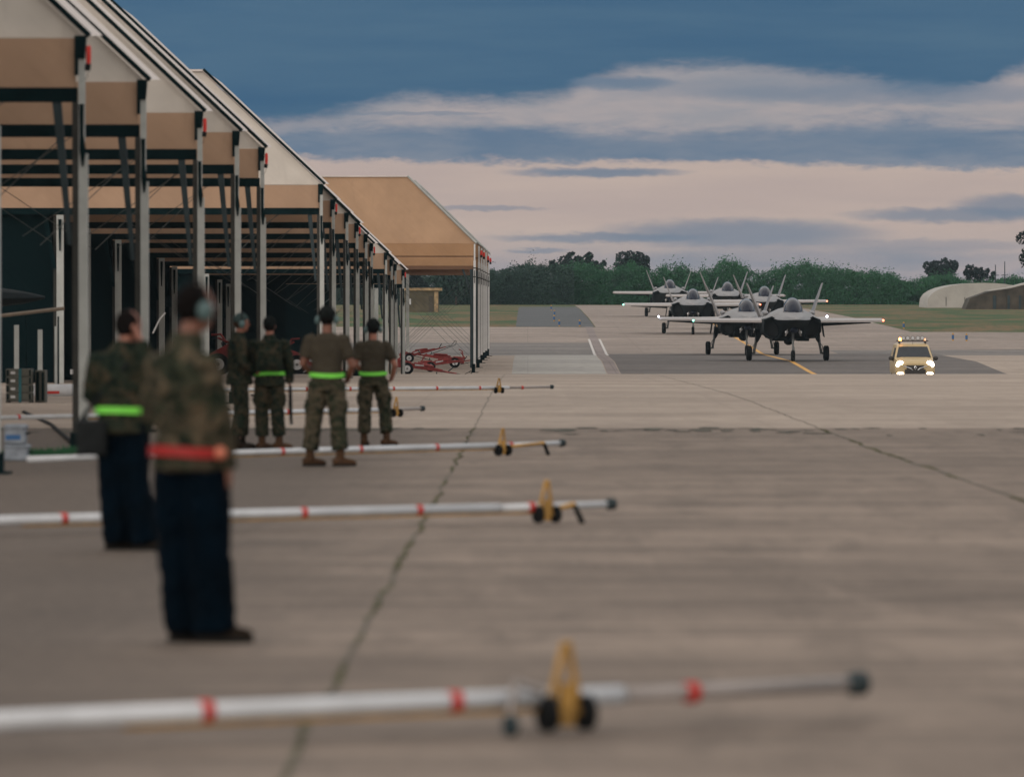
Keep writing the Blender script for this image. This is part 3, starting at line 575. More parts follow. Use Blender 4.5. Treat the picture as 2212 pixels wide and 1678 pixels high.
jets = [  # picture x of the centre line, distance of the nose wheel, yaw, label, strobe positions
 (1713, 316, .4, 'grey fighter jet leading the line, nose wheel on the yellow line, whole span in view', 'gr'),
 (1613, 357, .6, 'grey fighter jet second in line, half hidden behind the leading one, white strobes lit', 'ww'),
 (1497, 441, -.6, 'grey fighter jet on the left side of the taxiway, green light at its wing tip', 'gr'),
 (1652, 463, .4, 'grey fighter jet seen behind the front pair, only its canopy and red lit wing showing', 'gr'),
 (1572, 508, .3, 'grey fighter jet almost hidden in the middle of the line, only its canopy showing', ''),
 (1447, 538, -.8, 'rearmost and leftmost grey fighter jet of the line, by the tree belt', '')]
for i, (xd, Y, yaw, lab, li) in enumerate(jets):
    j = proto if i == 0 else copy_tree(proto)
    j.location = (xat(xd, Y), Y, gz(Y+3)+.0); j.rotation_euler = (0, 0, R(yaw)); j['label'] = lab
    pitch = math.atan((gz(Y+5.7)-gz(Y))/5.7); j.rotation_euler[0] = pitch; j.location.z = gz(Y)+.010
    for ch in j.children:
        if ch.name.startswith('wingtip_light') and li != 'gr':
            ch.data = ch.data.copy(); ch.data.materials.clear(); ch.data.materials.append(M['nwht'] if li == 'ww' else M['jetl']); ch.location.z += .16 if li == 'ww' else 0
# two jets parked deep in the shelters
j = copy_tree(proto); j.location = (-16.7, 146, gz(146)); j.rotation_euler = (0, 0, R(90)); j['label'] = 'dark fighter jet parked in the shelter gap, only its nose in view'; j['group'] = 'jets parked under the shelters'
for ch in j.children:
    if ch.name.startswith(('wing', 'landing_light', 'canopy_bow', 'fuselage', 'shoulder', 'nose_gear')): ch.data = ch.data.copy(); ch.data.materials.clear(); ch.data.materials.append(M['jet_shaded'])  # shelter shade painted onto the parked jet with the near-black skin
t = thing('work_stand', 'long low work stand with a pale rail under the parked jet nose', 'work stand', (xat(-40, 141), 141, gz(141)))
zt = EYE-(673-HY)/FPX*141-gz(141)
MB().tube([(0, 0, zt-.16), (2.05, 0, zt+.08)], .045, 8).build('rail', pb('pale rail', (.16, .13, .10), .7), t)
for x_ in (.3, 1.1, 1.9): MB().tube([(x_, 0, 0), (x_, 0, zt-.12)], .025, 6).build('leg', M['steel'], t)

# ---------------------------------------------------------------- follow-me van
def van():
    Y = 261.7; t = thing('van', 'cream yellow van with lit headlamps, roof rack of round lamps and amber beacons', 'van', (xat(1977, Y), Y, gz(Y)), R(0))
    # body sections from front to back: (y, half width bottom, half width belt, half width roof, z bottom, z belt, z top)
    def ring(y, zb, zt, pts): return [(x, y, z) for x, z in pts]+[(-x, y, z) for x, z in pts[::-1]]
    secs = [(0.00, [(.62,.30),(.78,.42),(.80,.62),(.70,.80),(.40,.86)]),
            (0.10, [(.78,.24),(.90,.42),(.90,.70),(.78,.93),(.45,.97)]),
            (0.45, [(.82,.22),(.915,.45),(.92,.80),(.84,1.03),(.50,1.06)]),
            (0.95, [(.82,.22),(.92,.45),(.925,.85),(.88,1.08),(.55,1.13)]),
            (1.05, [(.82,.22),(.92,.45),(.925,.88),(.88,1.12),(.60,1.17)]),
            (1.62, [(.82,.22),(.92,.45),(.925,.90),(.74,1.66),(.60,1.72)]),
            (1.85, [(.82,.22),(.92,.45),(.925,.92),(.73,1.72),(.58,1.79)]),
            (3.90, [(.82,.22),(.92,.45),(.925,.92),(.76,1.72),(.60,1.80)]),
            (4.05, [(.80,.30),(.90,.45),(.90,.92),(.72,1.66),(.56,1.72)])]
    m = MB(); m.rings([ring(y, 0, 0, p) for y, p in secs]); m.build('body', M['vanp'], t, smooth=35)
    # windscreen slightly proud of the slope
    def slope(z): return 1.04 + (z-1.14)/(1.68-1.14)*.58
    a, c_ = 1.145, 1.64
    MB().hexa([(-.80, slope(a)-.05, a), (.80, slope(a)-.05, a), (.80, slope(a)+.02, a), (-.80, slope(a)+.02, a), (-.66, slope(c_)-.05, c_), (.66, slope(c_)-.05, c_), (.66, slope(c_)+.02, c_), (-.66, slope(c_)+.02, c_)]).build('windscreen', M['vang'], t, bevel=.02)
    for sgn in (-1, 1):
        MB().hexa([(sgn*.925, 1.25, .98), (sgn*.94, 1.25, .98), (sgn*.94, 2.3, .98), (sgn*.925, 2.3, .98), (sgn*.78, 1.75, 1.58), (sgn*.80, 1.75, 1.58), (sgn*.80, 2.3, 1.58), (sgn*.78, 2.3, 1.58)]).build('side_window', M['vang'], t)
        MB().ell((sgn*1.03, 1.25, 1.10), (.12, .07, .10), 12, 8).tube([(sgn*.9, 1.3, 1.02), (sgn*1.0, 1.28, 1.06)], .03, 6).build('mirror', M['vand'], t, smooth=True)
        h = MB().ell((sgn*.68, .10, .80), (.19, .10, .185), 18, 12).build('headlight', M['head'], t, smooth=True)
        MB().ell((sgn*.66, .04, .42), (.17, .06, .07), 16, 8).build('fog_lamp', M['head'], t, smooth=True)
        for yy in (.75, 3.3):
            w = MB().tube([(sgn*.70, yy, .31), (sgn*.74, yy, .31), (sgn*.88, yy, .31), (sgn*.91, yy, .31)], [.26, .31, .31, .26], 24).build('wheel', M['tyre'], t, smooth=40)
            MB().cyl((sgn*.89, yy, .31), (sgn*.915, yy, .31), .18, 16).build('rim', M['metal'], w)
    MB().box(-.48, .48, -.045, .05, .38, .60).build('lower_grille', M['vand'], t, bevel=.015); MB().box(-.40, .40, -.03, .04, .61, .79).build('grille', M['vand'], t, bevel=.015)
    m = MB()
    for sgn in (-1, 1):
        m.tube([(sgn*.55, -.02, .76), (sgn*.38, -.05, .70), (sgn*.2, -.065, .64), (sgn*.12, -.07, .56)], [.012, .022, .03, .012], 6)
    m.build('chrome_bar', M['metal'], t)
    # lozenge badge: a standing rhombus with a rhombic opening
    m = MB(); o_ = [(0,.10),(.072,0),(0,-.10),(-.072,0)]; i_ = [(0,.045),(.03,0),(0,-.045),(-.03,0)]
    rr = []
    for k in range(4): rr.append([(o_[k][0], -.075, .68+o_[k][1]), (i_[k][0], -.085, .68+i_[k][1]), (i_[k][0], -.06, .68+i_[k][1]), (o_[k][0], -.06, .68+o_[k][1])])
    m.rings(rr, close=True); m.build('badge', M['metal'], t)
    MB().box(-.86, .86, -.05, .12, .24, .38).build('bumper', M['vand'], t, bevel=.04)
    rk = MB().tube([(-.72, 1.75, 1.90), (.72, 1.75, 1.90)], .022, 8).tube([(-.72, 2.35, 1.90), (.72, 2.35, 1.90)], .022, 8).tube([(-.6, 1.75, 1.76), (-.6, 1.75, 1.9)], .03, 8).tube([(.6, 1.75, 1.76), (.6, 1.75, 1.9)], .03, 8).tube([(-.6, 2.35, 1.76), (-.6, 2.35, 1.9)], .03, 8).tube([(.6, 2.35, 1.76), (.6, 2.35, 1.9)], .03, 8).tube([(-.6, 1.75, 1.9), (-.6, 2.35, 1.9)], .02, 8).tube([(.6, 1.75, 1.9), (.6, 2.35, 1.9)], .02, 8).build('roof_rack', M['vand'], t)
    for x in (-.44, -.24, .0, .24, .44):
        l = MB().tube([(x, 1.66, 2.02), (x, 1.72, 2.02), (x, 1.80, 2.02)], [.095, .095, .05], 18).build('spot_lamp', M['vand'], t, smooth=35)
        MB().tube([(x, 1.645, 2.02), (x, 1.662, 2.02)], [.07, .082], 16).build('lens', M['metal'], l)
    MB().tube([(-.58, 1.75, 1.91), (-.58, 1.75, 2.0), (-.58, 1.75, 2.05)], [.07, .07, .04], 14).build('beacon', M['amber'], t, smooth=40)
    MB().tube([(.56, 1.75, 1.91), (.56, 1.75, 1.98), (.56, 1.75, 2.02)], [.05, .05, .03], 14).build('beacon', M['amberd'], t, smooth=40)
    MB().tube([(0, 1.72, 1.70), (0, 1.6, 2.0)], .008, 5).build('aerial', M['vand'], t)
van()

# ---------------------------------------------------------------- tow bars
def towbar(e0, e1, wheel, reds, stand, label, head=False):
    """p0 left end, p1 right end in plan; fw = distance of the wheel axle from the right end; reds every .93 m"""
    a = Vector((xat(*e0), e0[1], 0)); c_ = Vector((xat(*e1), e1[1], 0)); L = (c_-a).length
    def along(xd):      # distance from the right end of the point of the bar seen at a picture x
        k = (xd-CX)/FPX; d_ = (a-c_)/L; return (k*c_.y-c_.x)/(d_.x-k*d_.y)
    fw = along(wheel)
    ang = math.atan2((c_-a).y, (c_-a).x); ym = (a.y+c_.y)/2
    t = thing('tow_bar', label, 'tow bar', (c_.x, c_.y, gz(c_.y)+.004), ang, 'white tow bars laid across the apron')
    H = .14; R0 = .038
    tail = 1.1
    MB().tube([(-L, 0, H-.01), (-L*.5, 0, H), (-tail, 0, H)], R0, 14).build('tube', M['pipe'], t, smooth=True)
    MB().tube([(-tail-.05, 0, H), (-.06, 0, H+.01)], R0*.78, 12).build('end_tube', M['pipeg'] if not stand else M['pipe'], t, smooth=True)
    MB().tube([(-.06, 0, H+.01), (-.04, 0, H+.01), (.02, 0, H+.012), (.035, 0, H+.012)], [.028, .048, .048, .028], 18).build('hitch_head', M['steel2'], t, smooth=40)
    r0, r1 = along(reds[0]), along(reds[1]); x = r0
    while x < L-.4:
        MB().tube([(-x-.023, 0, H), (-x+.023, 0, H)], R0*1.15, 14).build('clamp', M['redb'], t); x += r1-r0
    # wheel carriage: A-shaped yellow handle, axle and two small wheels
    yh = MB().tube([(-fw-.068, -.03, .10), (-fw-.008, -.05, .36)], [.016, .014], 8).tube([(-fw+.068, -.03, .10), (-fw+.008, -.05, .36)], [.016, .014], 8).box(-fw-.032, -fw+.032, -.065, -.045, .03, .20).build('lift_handle', M['yelp'], t)
    MB().tube([(-fw-.08, -.05, .085), (-fw+.08, -.05, .085)], .012, 8).build('axle', M['yelp'], t)
    for sx in (-1, 1):
        MB().tube([(-fw+sx*.085-.025, -.05, .082), (-fw+sx*.085-.018, -.05, .082), (-fw+sx*.085+.018, -.05, .082), (-fw+sx*.085+.025, -.05, .082)], [.052, .070, .070, .052], 18).build('wheel', M['tyre'], t, smooth=40)
    if stand:
        MB().tube([(-fw+.08, -.04, .12), (-.30-.1, -.045, .16)], .02, 8).build('stay', M['yelp'], t)
        MB().tube([(-.40, -.05, .15), (-.33, -.06, .0)], [.022, .026], 8).build('kickstand', M['black'], t)
    MB().tube([(-L*.75, -.01, H-.05), (-fw, -.01, H-.045)], .008, 5).build('tie_rod', M['yelp'], t)
    if e1[1] < 30:
        MB().tube([(-fw-.11, -.06, .17), (-fw-.24, -.08, .21), (-fw-.27, -.08, .07)], [.016, .018, .014], 8).build('jockey_arm', M['pipeg'], t)
        MB().tube([(-fw-.285, -.09, .045), (-fw-.255, -.09, .045)], .042, 14).build('jockey_wheel', M['steel2'], t)
    if head:
        MB().tube([(-L-.02, 0, H), (-L+1.0, 0, H), (-L+1.7, 0, H)], [.15, .15, .05], 14).build('tapered_head', M['pipe'], t, smooth=True)
        MB().box(-L, -L+.55, -.155, -.10, H-.06, H+.0).build('red_band', M['redb'], t)
    return t
def pxy(xd, Y): return (xat(xd, Y), Y)
towbar((-320, 20.7), (1858, 22.8), 1210, (1493, 980), False, 'nearest tow bar, wheels standing in the open foreground')
towbar((-420, 42.6), (1322, 46.6), 1174, (1147, 904), True, 'second nearest tow bar, running behind the nearest person')
towbar((60, 65.6), (1215, 72.4), 1080, (1102, 942), True, 'third tow bar, behind the heels of the two persons in brown shirts')
towbar((-120, 91.5), (913, 99.5), 852, (838, 730), False, 'fourth tow bar, ending just right of the rightmost person')
towbar((72, 125.5), (1193, 131.), 1076, (1128, 1036), False, 'farthest tow bar with tapered white head near the grey crates', head=True)

# ---------------------------------------------------------------- red wheeled servicing stands
def red_stand():
    t = thing('equipment_trailer', '', 'trailer', (0,0,0), 0, 'red wheeled equipment trailers by the shelters')
    MB().hexa([(-1.0,-.16,.34),(1.05,-.10,.16),(1.05,.10,.16),(-1.0,.16,.34),(-1.0,-.16,.62),(1.05,-.10,.30),(1.05,.10,.30),(-1.0,.16,.62)]).hexa([(-1.25,-.2,.30),(-.55,-.2,.30),(-.55,.2,.30),(-1.25,.2,.30),(-1.25,-.2,.74),(-.55,-.2,.60),(-.55,.2,.60),(-1.25,.2,.74)]).build('frame', M['redp'], t, bevel=.02)
    MB().tube([(-.4,-.14,.55),(.6,-.12,.42)], .05, 10).tube([(-.2,.14,.6),(.5,.12,.46)], .045, 10).tube([(-1.1,0,.74),(-1.0,0,1.02),(-.75,0,1.08)], .03, 8).tube([(-1.2,.1,.7),(-.9,.1,.95)], .03, 8).build('lift_arm', M['redp'], t)
    for sy in (-1, 1):
        w = MB().tube([(-.72, sy*.42-.08, .26), (-.72, sy*.42-.05, .26), (-.72, sy*.42+.05, .26), (-.72, sy*.42+.08, .26)], [.25,.30,.30,.25], 24).build('wheel', M['tyre'], t, smooth=40)
        MB().tube([(-.72, sy*.42-.088, .26), (-.72, sy*.42+.088, .26)], .165, 18).build('rim', M['metal'], w)
        MB().tube([(-.72, sy*.42-.10, .26), (-.72, sy*.42+.10, .26)], .05, 10).build('hub', M['gear'], w)
    MB().tube([(-.72,-.42,.26),(-.72,.42,.26)], .035, 8).build('axle', M['redp'], t)
    MB().tube([(1.0,0,.22),(1.5,0,.16),(1.75,0,.14)], [.05,.035,.03], 8).build('drawbar', M['redp'], t)
    MB().tube([(1.75,0,.14),(2.1,.05,.10),(2.35,0,.24),(2.45,-.05,.32),(2.52,-.1,.24),(2.4,-.15,.05),(1.6,-.2,.03),(.6,-.25,.03)], .018, 6).build('cable', M['black'], t, smooth=True)
    MB().tube([(.75,-.1,.16),(.75,-.1,.03)], .03, 6).tube([(1.3,.1,.2),(1.55,.12,.42)], .03, 6).build('jack', M['steel2'], t)
    MB().box(-.35,.1,-.175,-.165,.42,.52).build('plate', M['label'], t)
    return t
rsd = red_stand()
trl = [(880, 284, 0, 1.0, 3, 'red equipment trailer nearest to the last grey post, cable coiled at its tip'),
       (930, 291, 0, .85, -12, 'red equipment trailer rising to the right, middle of the group by the last post'),
       (982, 300, 183, .9, -15, 'red equipment trailer farthest right under the far shelter, its beam raised to the left'),
       (884, 312, 0, .85, -20, 'red equipment trailer behind the last grey post, pointing up to the right'),
       (473, 200, 180, 1.3, 17, 'large red equipment trailer beside the shoulder of the nearest person'),
       (640, 214, 5, 1.2, 10, 'red equipment trailer between the persons in the middle, front one'),
       (662, 222, 170, 1.1, -16, 'red equipment trailer between the persons in the middle, farther one')]
for i, (px, Y, rz, sc, tilt, lab) in enumerate(trl):
    o = rsd if i == 0 else copy_tree(rsd); th = R(tilt)
    o.rotation_euler = Matrix.Rotation(R(rz), 3, 'Z').__matmul__(Matrix.Rotation(th, 3, 'Y')).to_euler()
    off = Matrix.Rotation(R(rz), 3, 'Z') @ Matrix.Rotation(th, 3, 'Y') @ Vector((-.72, 0, .26)) * sc
    o.location = (xat(px, Y)-off.x, Y-off.y, gz(Y)+.26*sc+.06-off.z); o.scale = (sc, sc, sc); o['label'] = lab

# ---------------------------------------------------------------- stacked crates and boxes at the left
Yc = 116.0; x0 = xat(12, Yc); x1 = xat(68, Yc); hh = .155
zc = gz(Yc)+.05
for k in range(4):
    words = ['lowest', 'second lowest', 'third lowest', 'topmost'][k]
    z = zc+.0+k*(hh+.008)
    t = thing('crate', 'olive grey crate, %s in the strapped stack beside the near posts' % words, 'crate', (x0, Yc, z), 0, 'strapped stack of grey crates')
    MB().box(0, x1-x0, 0, .5, 0, hh).build('case', M['crate'], t, bevel=.012)
    MB().box(.10, .19, -.006, -.001, .05, .10).build('sticker', M['label'], t)
    for a_, b_ in ((.02, .06), (x1-x0-.05, x1-x0-.02)): MB().box(a_, b_, -.012, -.001, .02, hh-.02).build('latch', M['steel'], t)
m = MB(); m.box(xat(40, Yc), xat(46, Yc), Yc-.02, Yc-.013, zc-.04, zc+4*(hh+.008)); tag(m.build('cargo_strap', M['strap']), 'teal strap round the stack of grey crates', 'strap')
t = thing('pallet', 'dark pallet under the stack of grey crates', 'pallet', (x0, Yc, gz(Yc)+.004)); MB().box(0, x1-x0, 0, .5, .025, .045).box(0, .06, 0, .5, 0, .024).box(x1-x0-.06, x1-x0, 0, .5, 0, .024).build('deck', M['brown'], t)
t = thing('crate', 'dark upright case standing right of the strapped grey crates', 'case', (xat(72, Yc), Yc+.3, gz(Yc)+.004)); MB().box(0, xat(95, Yc)-xat(72, Yc), 0, .5, 0, .66).build('case', M['crate'], t, bevel=.02); MB().box(.03, .09, -.01, -.001, .04, .62).box(.14, .19, -.01, -.001, .04, .62).build('rib', M['steel'], t)
Yb = 69.0
for k, (za, zb_, w_) in enumerate([(0, .20, .36), (.205, .44, .33)]):
    t = thing('storage_box', ['blue grey box on the ground behind the nearest post', 'blue grey box with blue stripe stacked on another behind the nearest post'][k], 'box', (xat(8, Yb), Yb, gz(Yb)+.004+za))
    hb = zb_-za
    MB().box(0, w_-.08, 0, .35, 0, hb).build('case', M['bluebox'], t, bevel=.02); MB().box(-.005, w_-.06, -.012, .36, hb-.05, hb-.01).build('lid', M['bluebox'], t, bevel=.01)
    MB().tube([(w_-.08, .1, hb*.5), (w_-.03, .12, hb*.55), (w_-.03, .22, hb*.55), (w_-.08, .24, hb*.5)], .012, 6).build('handle', M['black'], t)
    if k: MB().box(.02, .20, -.006, -.001, .05, .11).build('stripe', M['blue'], t)
# slim upright poles and a sign in the shelter shade
for (xd, ya, yb, Y, lab) in [(35, 702, 800, 140, 'short pale upright pole above the grey crates'), (122, 705, 806, 152, 'short pale upright pole right of the grey crates'), (86, 712, 800, 141, 'thin pale pole between the crates and the inner post')]:
    p = hit(xd, 850); zt = EYE-(ya-HY)/FPX*Y
    t = thing('pole', lab, 'pole', (xat(xd, Y), Y, gz(Y)), 0, 'short poles in the shelter shade'); MB().box(-.055, .055, 0, .1, 0, zt-gz(Y)).build('shaft', M['post'], t); MB().box(-.12, .12, -.06, .16, 0, .05).build('foot', M['steel'], t)
t = thing('small_sign', 'small pale number sign on a stub by the shelter gap', 'sign', (xat(163, 150), 150, gz(150))); MB().box(-.14, .14, 0, .02, .33, .46).build('plate', M['label'], t); MB().box(-.02, .02, .021, .05, 0, .45).build('stub', M['steel'], t)
# cables / hoses lying across the apron under the near shelters
t = tag(MB().tube([(xat(50, 104), 104, gz(104)+.02), (xat(110, 92), 92, gz(92)+.02), (xat(160, 78), 78, gz(78)+.03), (-5.95, 75.3, gz(75)+.06)], .03, 6).build('hose', M['black']), 'dark hose running along the ground to the second post', 'hose')
tag(MB().tube([(xat(395, 150), 150, gz(150)+.02), (xat(470, 118), 118, gz(118)+.02), (xat(500, 104), 104, gz(104)+.02)], .03, 6).build('hose', M['black']), 'dark hose on the ground behind the person facing right', 'hose')
tag(MB().tube([(xat(330, 140), 140, gz(140)+1.4), (xat(345, 140), 140, gz(140)+1.75), (xat(357, 140), 140, gz(140)+1.9)], .018, 6).build('air_hose', M['postw']), 'white curved hose by the head of the person in camouflage', 'hose')
def weedclump(xd, yd, n, r, label):
    p = hit(xd, yd); m = MB()
    for _ in range(n):
        a = random.uniform(0, 6.28); d = random.gauss(0, r); px, py = p.x+d, p.y+random.gauss(0, r*.6); h = random.uniform(.03, .12); w_ = .012
        m.add([(px-w_, py, gz(py)), (px+w_, py, gz(py)), (px+random.uniform(-.05, .05), py+random.uniform(-.03, .03), gz(py)+h)], [(0, 1, 2)])
    tag(m.build('weed_clump', M['leafg']), label, 'weeds', None, 'stuff')
weedclump(90, 985, 500, .22, 'green weeds at the kerb between the first two posts'); weedclump(190, 978, 300, .2, 'green weeds at the foot of the second post')

# ---------------------------------------------------------------- taxiway edge markers
def marker():
    t = thing('edge_marker', '', 'marker', (0,0,0), 0, 'blue and yellow taxiway edge markers')
    MB().tube([(0,0,.12),(0,0,.42)], .085, 12).build('post', M['blue'], t, smooth=40)
    MB().tube([(0,0,.425),(0,0,.56)], [.08,.05], 12).build('cap', M['yelp'], t, smooth=40)
    MB().tube([(0,0,0),(0,0,.118)], .07, 12).build('base', M['yelp'], t, smooth=40)
    return t
mk = marker()
for i, (sx, sy, lab) in enumerate([(1398, 816, 'blue marker with yellow cap, front left one on the asphalt shoulder'), (1449, 816, 'blue marker with yellow cap by the end of the drain'), (1385, 803, 'blue marker in the middle of the asphalt shoulder'),
        (1386, 790, 'blue marker behind the middle one on the asphalt shoulder'), (1378, 776, 'smallest blue marker at the back of the asphalt shoulder'), (2382, 852, 'blue marker right of the van, nearer to it'), (2416, 853, 'blue marker right of the van, farther from it'), (2259, 822, 'blue marker at the grass edge above the van')]):
    o = mk if i == 0 else copy_tree(mk); p = hit(sx*.8641, sy*.8641, 0, 280); o.location = (p.x, p.y, gz(p.y)+.008); o['label'] = lab

# ---------------------------------------------------------------- far buildings
Yh = 585.0
t = thing('brick_hut', 'low ochre flat-roofed hut at the field edge under the far shelter', 'hut', (xat(870, Yh), Yh, gz(Yh)))
wv = xat(947, Yh)-xat(870, Yh)
zt = EYE-(628-HY)/FPX*Yh-gz(Yh)
MB().box(0, wv, 0, 3.0, 0, zt).build('wall', M['ochre'], t); MB().box(-.3, wv+.35, -.3, 3.3, zt+.002, zt+.28).build('roof', M['ochrel'], t)
MB().box(wv-.42, wv-.02, -.12, -.002, 0, zt-.1).build('corner_pier', M['ochrel'], t); MB().box(wv-1.0, wv-.6, -.05, -.001, .0, zt*.75).build('door', M['brownw'], t)
MB().box(.55, .85, -.05, -.001, zt*.35, zt*.62).build('window', M['label'], t)
# arched pale hangar and brown revetment at the right
Yg = 640.0; xa, xb = xat(2003, Yg), xat(2245, Yg)
t = thing('arched_hangar', 'pale rounded fabric hangar at the right edge behind the field', 'hangar', (xa, Yg, gz(Yg)))
w_ = xb-xa; rs = []
for yy in (0, 14):
    rs.append([(w_*.5*(1-math.cos(math.pi*i/16)), yy, 2.8*math.sin(math.pi*i/16)**.6) for i in range(17)])
m = MB(); m.rings(rs, cap=True); m.build('shell', M['hang'], t, smooth=40)
m = MB()
for k in range(1, 6): m.box(w_*k/6-.03, w_*k/6+.03, -.04, -.002, .2, 1.2)
m.build('door_rib', M['brownw'], t)
t = thing('revetment', 'long brown earth-covered revetment sloping up at the right edge', 'building', (xat(2085, 615), 615, gz(615)))
m = MB(); L = xat(2260, 615)-xat(2085, 615)
m.prism([(0,0),(L,0),(L,3.1),(L*.75,2.7),(L*.55,2.25),(L*.3,1.95),(L*.06,1.2)], 0, 6); m.build('wall', M['brownw'], t)
m = MB(); m.add([], [])
m = MB()
m.prism([(L*.30,1.952),(L*.55,2.252),(L*.75,2.702),(L,3.102),(L,3.25),(L*.75,2.85),(L*.55,2.38),(L*.3,2.05)], -.1, 6.1); m.build('coping', M['hang'], t)
for k, (a_, b__) in enumerate([(.34, .38), (.52, .55), (.66, .69), (.83, .87)]):
    MB().box(L*a_, L*b__, -.08, -.003, 0, 1.5).build('pier', M['steel2'], t)
for (xd, top, lab) in [(2170, 565, 'thin mast standing behind the brown revetment'), (2150, 572, 'shorter thin mast left of the other mast')]:
    Y = 700; t = thing('mast', lab, 'mast', (xat(xd, Y), Y, gz(Y))); MB().tube([(0,0,0),(0,0,EYE+(HY-top)/FPX*Y-gz(Y))], [.10,.05], 8).build('shaft', M['steel2'], t); MB().box(-.4,.4,-.03,.03,3.6,3.68).build('crossarm', M['steel2'], t)

# ---------------------------------------------------------------- trees
def leaves(m, c_, r, n, size, seed=0, flat=1.0, gap=.30, ragged=.5):
    rnd = random.Random(seed); k = 0
    while k < n:
        d = Vector((rnd.gauss(0,1), rnd.gauss(0,1), rnd.gauss(0,1))); d.normalize(); rr = rnd.uniform(.35, 1.0)**.5
        p = Vector((d.x*r[0]*rr, d.y*r[1]*rr, d.z*r[2]*rr))
        q = noise.noise((p+Vector(c_)+Vector((seed*3.1, 0, 0)))*1.0/max(.6, min(r)*.5)); 
        if rr > 1-ragged*.6 and q < -.05: k += 1; continue
        if q < -gap: k += 1; continue
        s_ = size*rnd.uniform(.5, 1.3); a = Vector((rnd.gauss(0,1), rnd.gauss(0,1), rnd.gauss(0,1))).normalized()*s_; b_ = a.cross(Vector((rnd.gauss(0,1), rnd.gauss(0,1), rnd.gauss(0,1)))).normalized()*s_*.55
        P = p+Vector(c_); m.add([P-a, P+b_, P+a, P-b_], [(0,1,2,3)]); k += 1
def tree(xd, wd, top, Y, mat, label, nclump=7, seed=1, base=None, n=1500, group='trees behind the airfield', crownlow=.35):
    zb = gz(Y); H = EYE+(HY-top)/FPX*Y-zb; Wd = wd/FPX*Y; rnd = random.Random(seed)
    t = thing('tree', label, 'tree', (xat(xd, Y), Y, zb), 0, group)
    m = MB(); m.tube([(0,0,-.1),(.05,0,H*.3),(.1,0,H*.6),(0,0,H*.8)], [.28*H/8,.22*H/8,.13*H/8,.05], 8)
    for k in range(6): a = rnd.uniform(0,6.28); m.tube([(.05,0,H*(.25+.08*k)), (math.cos(a)*Wd*.2, math.sin(a)*Wd*.2, H*(.45+.07*k)), (math.cos(a)*Wd*.38, math.sin(a)*Wd*.38, H*(.55+.06*k))], [.1*H/8,.06*H/8,.02], 6)
    m.build('trunk', M['bark'], t)
    m = MB()
    for k in range(nclump):
        f_ = (k+.5)/nclump; cx_ = (f_-.5)*Wd*.8; zz = H*rnd.uniform(crownlow+.15, .86); rr = rnd.uniform(.20, .30)*min(Wd, H)
        hmax = H-rr*.75; zz = min(zz, hmax)
        leaves(m, (cx_, rnd.uniform(-.2, .2)*Wd, zz), (rr*1.1, rr*1.0, rr*.8), n//nclump, .20*Y/700, seed*17+k)
        leaves(m, (cx_*.8, rnd.uniform(-.2, .2)*Wd, H*(crownlow+.1)), (rr*1.1, rr, rr*.9), n//nclump//2, .2*Y/700, seed*23+k)
    leaves(m, (0, 0, H*.8), (Wd*.22, Wd*.2, H*.2), n//5, .2*Y/700, seed*31)
    m.build('crown', mat, t); return t
def treec(clumps, Y, mat, label, n=260, seed=1, group='trees behind the airfield'):
    xs = [c_[0] for c_ in clumps]; xm = (min(xs)+max(xs))/2; zb = gz(Y); X0 = xat(xm, Y)
    t = thing('tree', label, 'tree', (X0, Y, zb), 0, group); k = Y/FPX
    loc = [(xat(c_[0], Y)-X0, random.uniform(-1, 1), EYE-(c_[1]-HY)*k-zb, c_[2]*k) for c_ in clumps]
    H = max(l[2] for l in loc); m = MB(); m.tube([(0,0,-.1),(.1,0,H*.3),(0,0,H*.55),(.1,0,H*.85)], [.30,.24,.14,.05], 8)
    for l in loc: m.tube([(.05,0,H*.3), (l[0]*.5, l[1]*.5, H*.3+(l[2]-H*.3)*.55), (l[0], l[1], l[2])], [.13,.08,.03], 6)
    m.build('trunk', M['bark'], t); m = MB()
    for i, l in enumerate(loc):
        leaves(m, l[:3], (l[3], l[3], l[3]*.92), int(n*(l[3]/2)**2)+140, .20, seed*17+i, gap=.42, ragged=.6)
        leaves(m, (l[0]*.9, l[1], l[2]-l[3]*1.1), (l[3]*.9, l[3], l[3]), int(n*.6*(l[3]/2)**2)+60, .20, seed*37+i, gap=.3)
    m.build('crown', mat, t); return t
z4 = lambda L: [((1200+x*.2893)*.8641, (560+y*.2893)*.8641, r*.25) for x, y, r in L]
z6 = lambda L: [((2100+x*.2383)*.8641, (560+y*.2383)*.8641, r*.206) for x, y, r in L]
treec(z4([(625,345,38),(725,320,55),(790,288,52),(760,350,60),(858,300,28),(920,300,48),(945,275,36),(935,350,60),(1005,355,38),(1062,340,30),(660,365,34),(820,370,60)]), 760, M['leafd'], 'broad dark ragged tree rising left above the tree belt', 1500, 3)
treec(z4([(1230,290,58),(1300,285,62),(1380,295,62),(1425,310,45),(1200,340,48),(1290,350,75),(1390,360,75),(1435,380,40)]), 760, M['leafd'], 'dense dark squarish tree rising above the tree belt behind the jets', 1500, 5)
treec(z6([(915,440,48),(1010,445,72),(1110,408,62),(1180,435,62),(1130,485,80),(960,495,60),(1060,500,80)]), 760, M['leafd'], 'round dark tree behind the pale hangar, the taller one', 1500, 11)
treec(z6([(1370,475,60),(1450,492,55),(1530,512,50),(1600,524,35),(1340,510,45),(1440,530,60)]), 765, M['leafd'], 'lower dark tree behind the pale hangar, to the right', 1500, 12)
tree(1150, 70, 571, 750, M['leafo'], 'thin twiggy tree at the left part of the tree belt', 5, 8, n=1800)
tree(1090, 90, 580, 745, M['leafo'], 'low greyish tree just right of the far white posts', 6, 9, n=3000)
tree(895, 52, 588, 690, M['leafd'], 'dark leafy tree seen under the far shelter above the hut, left one', 5, 14, n=3500)
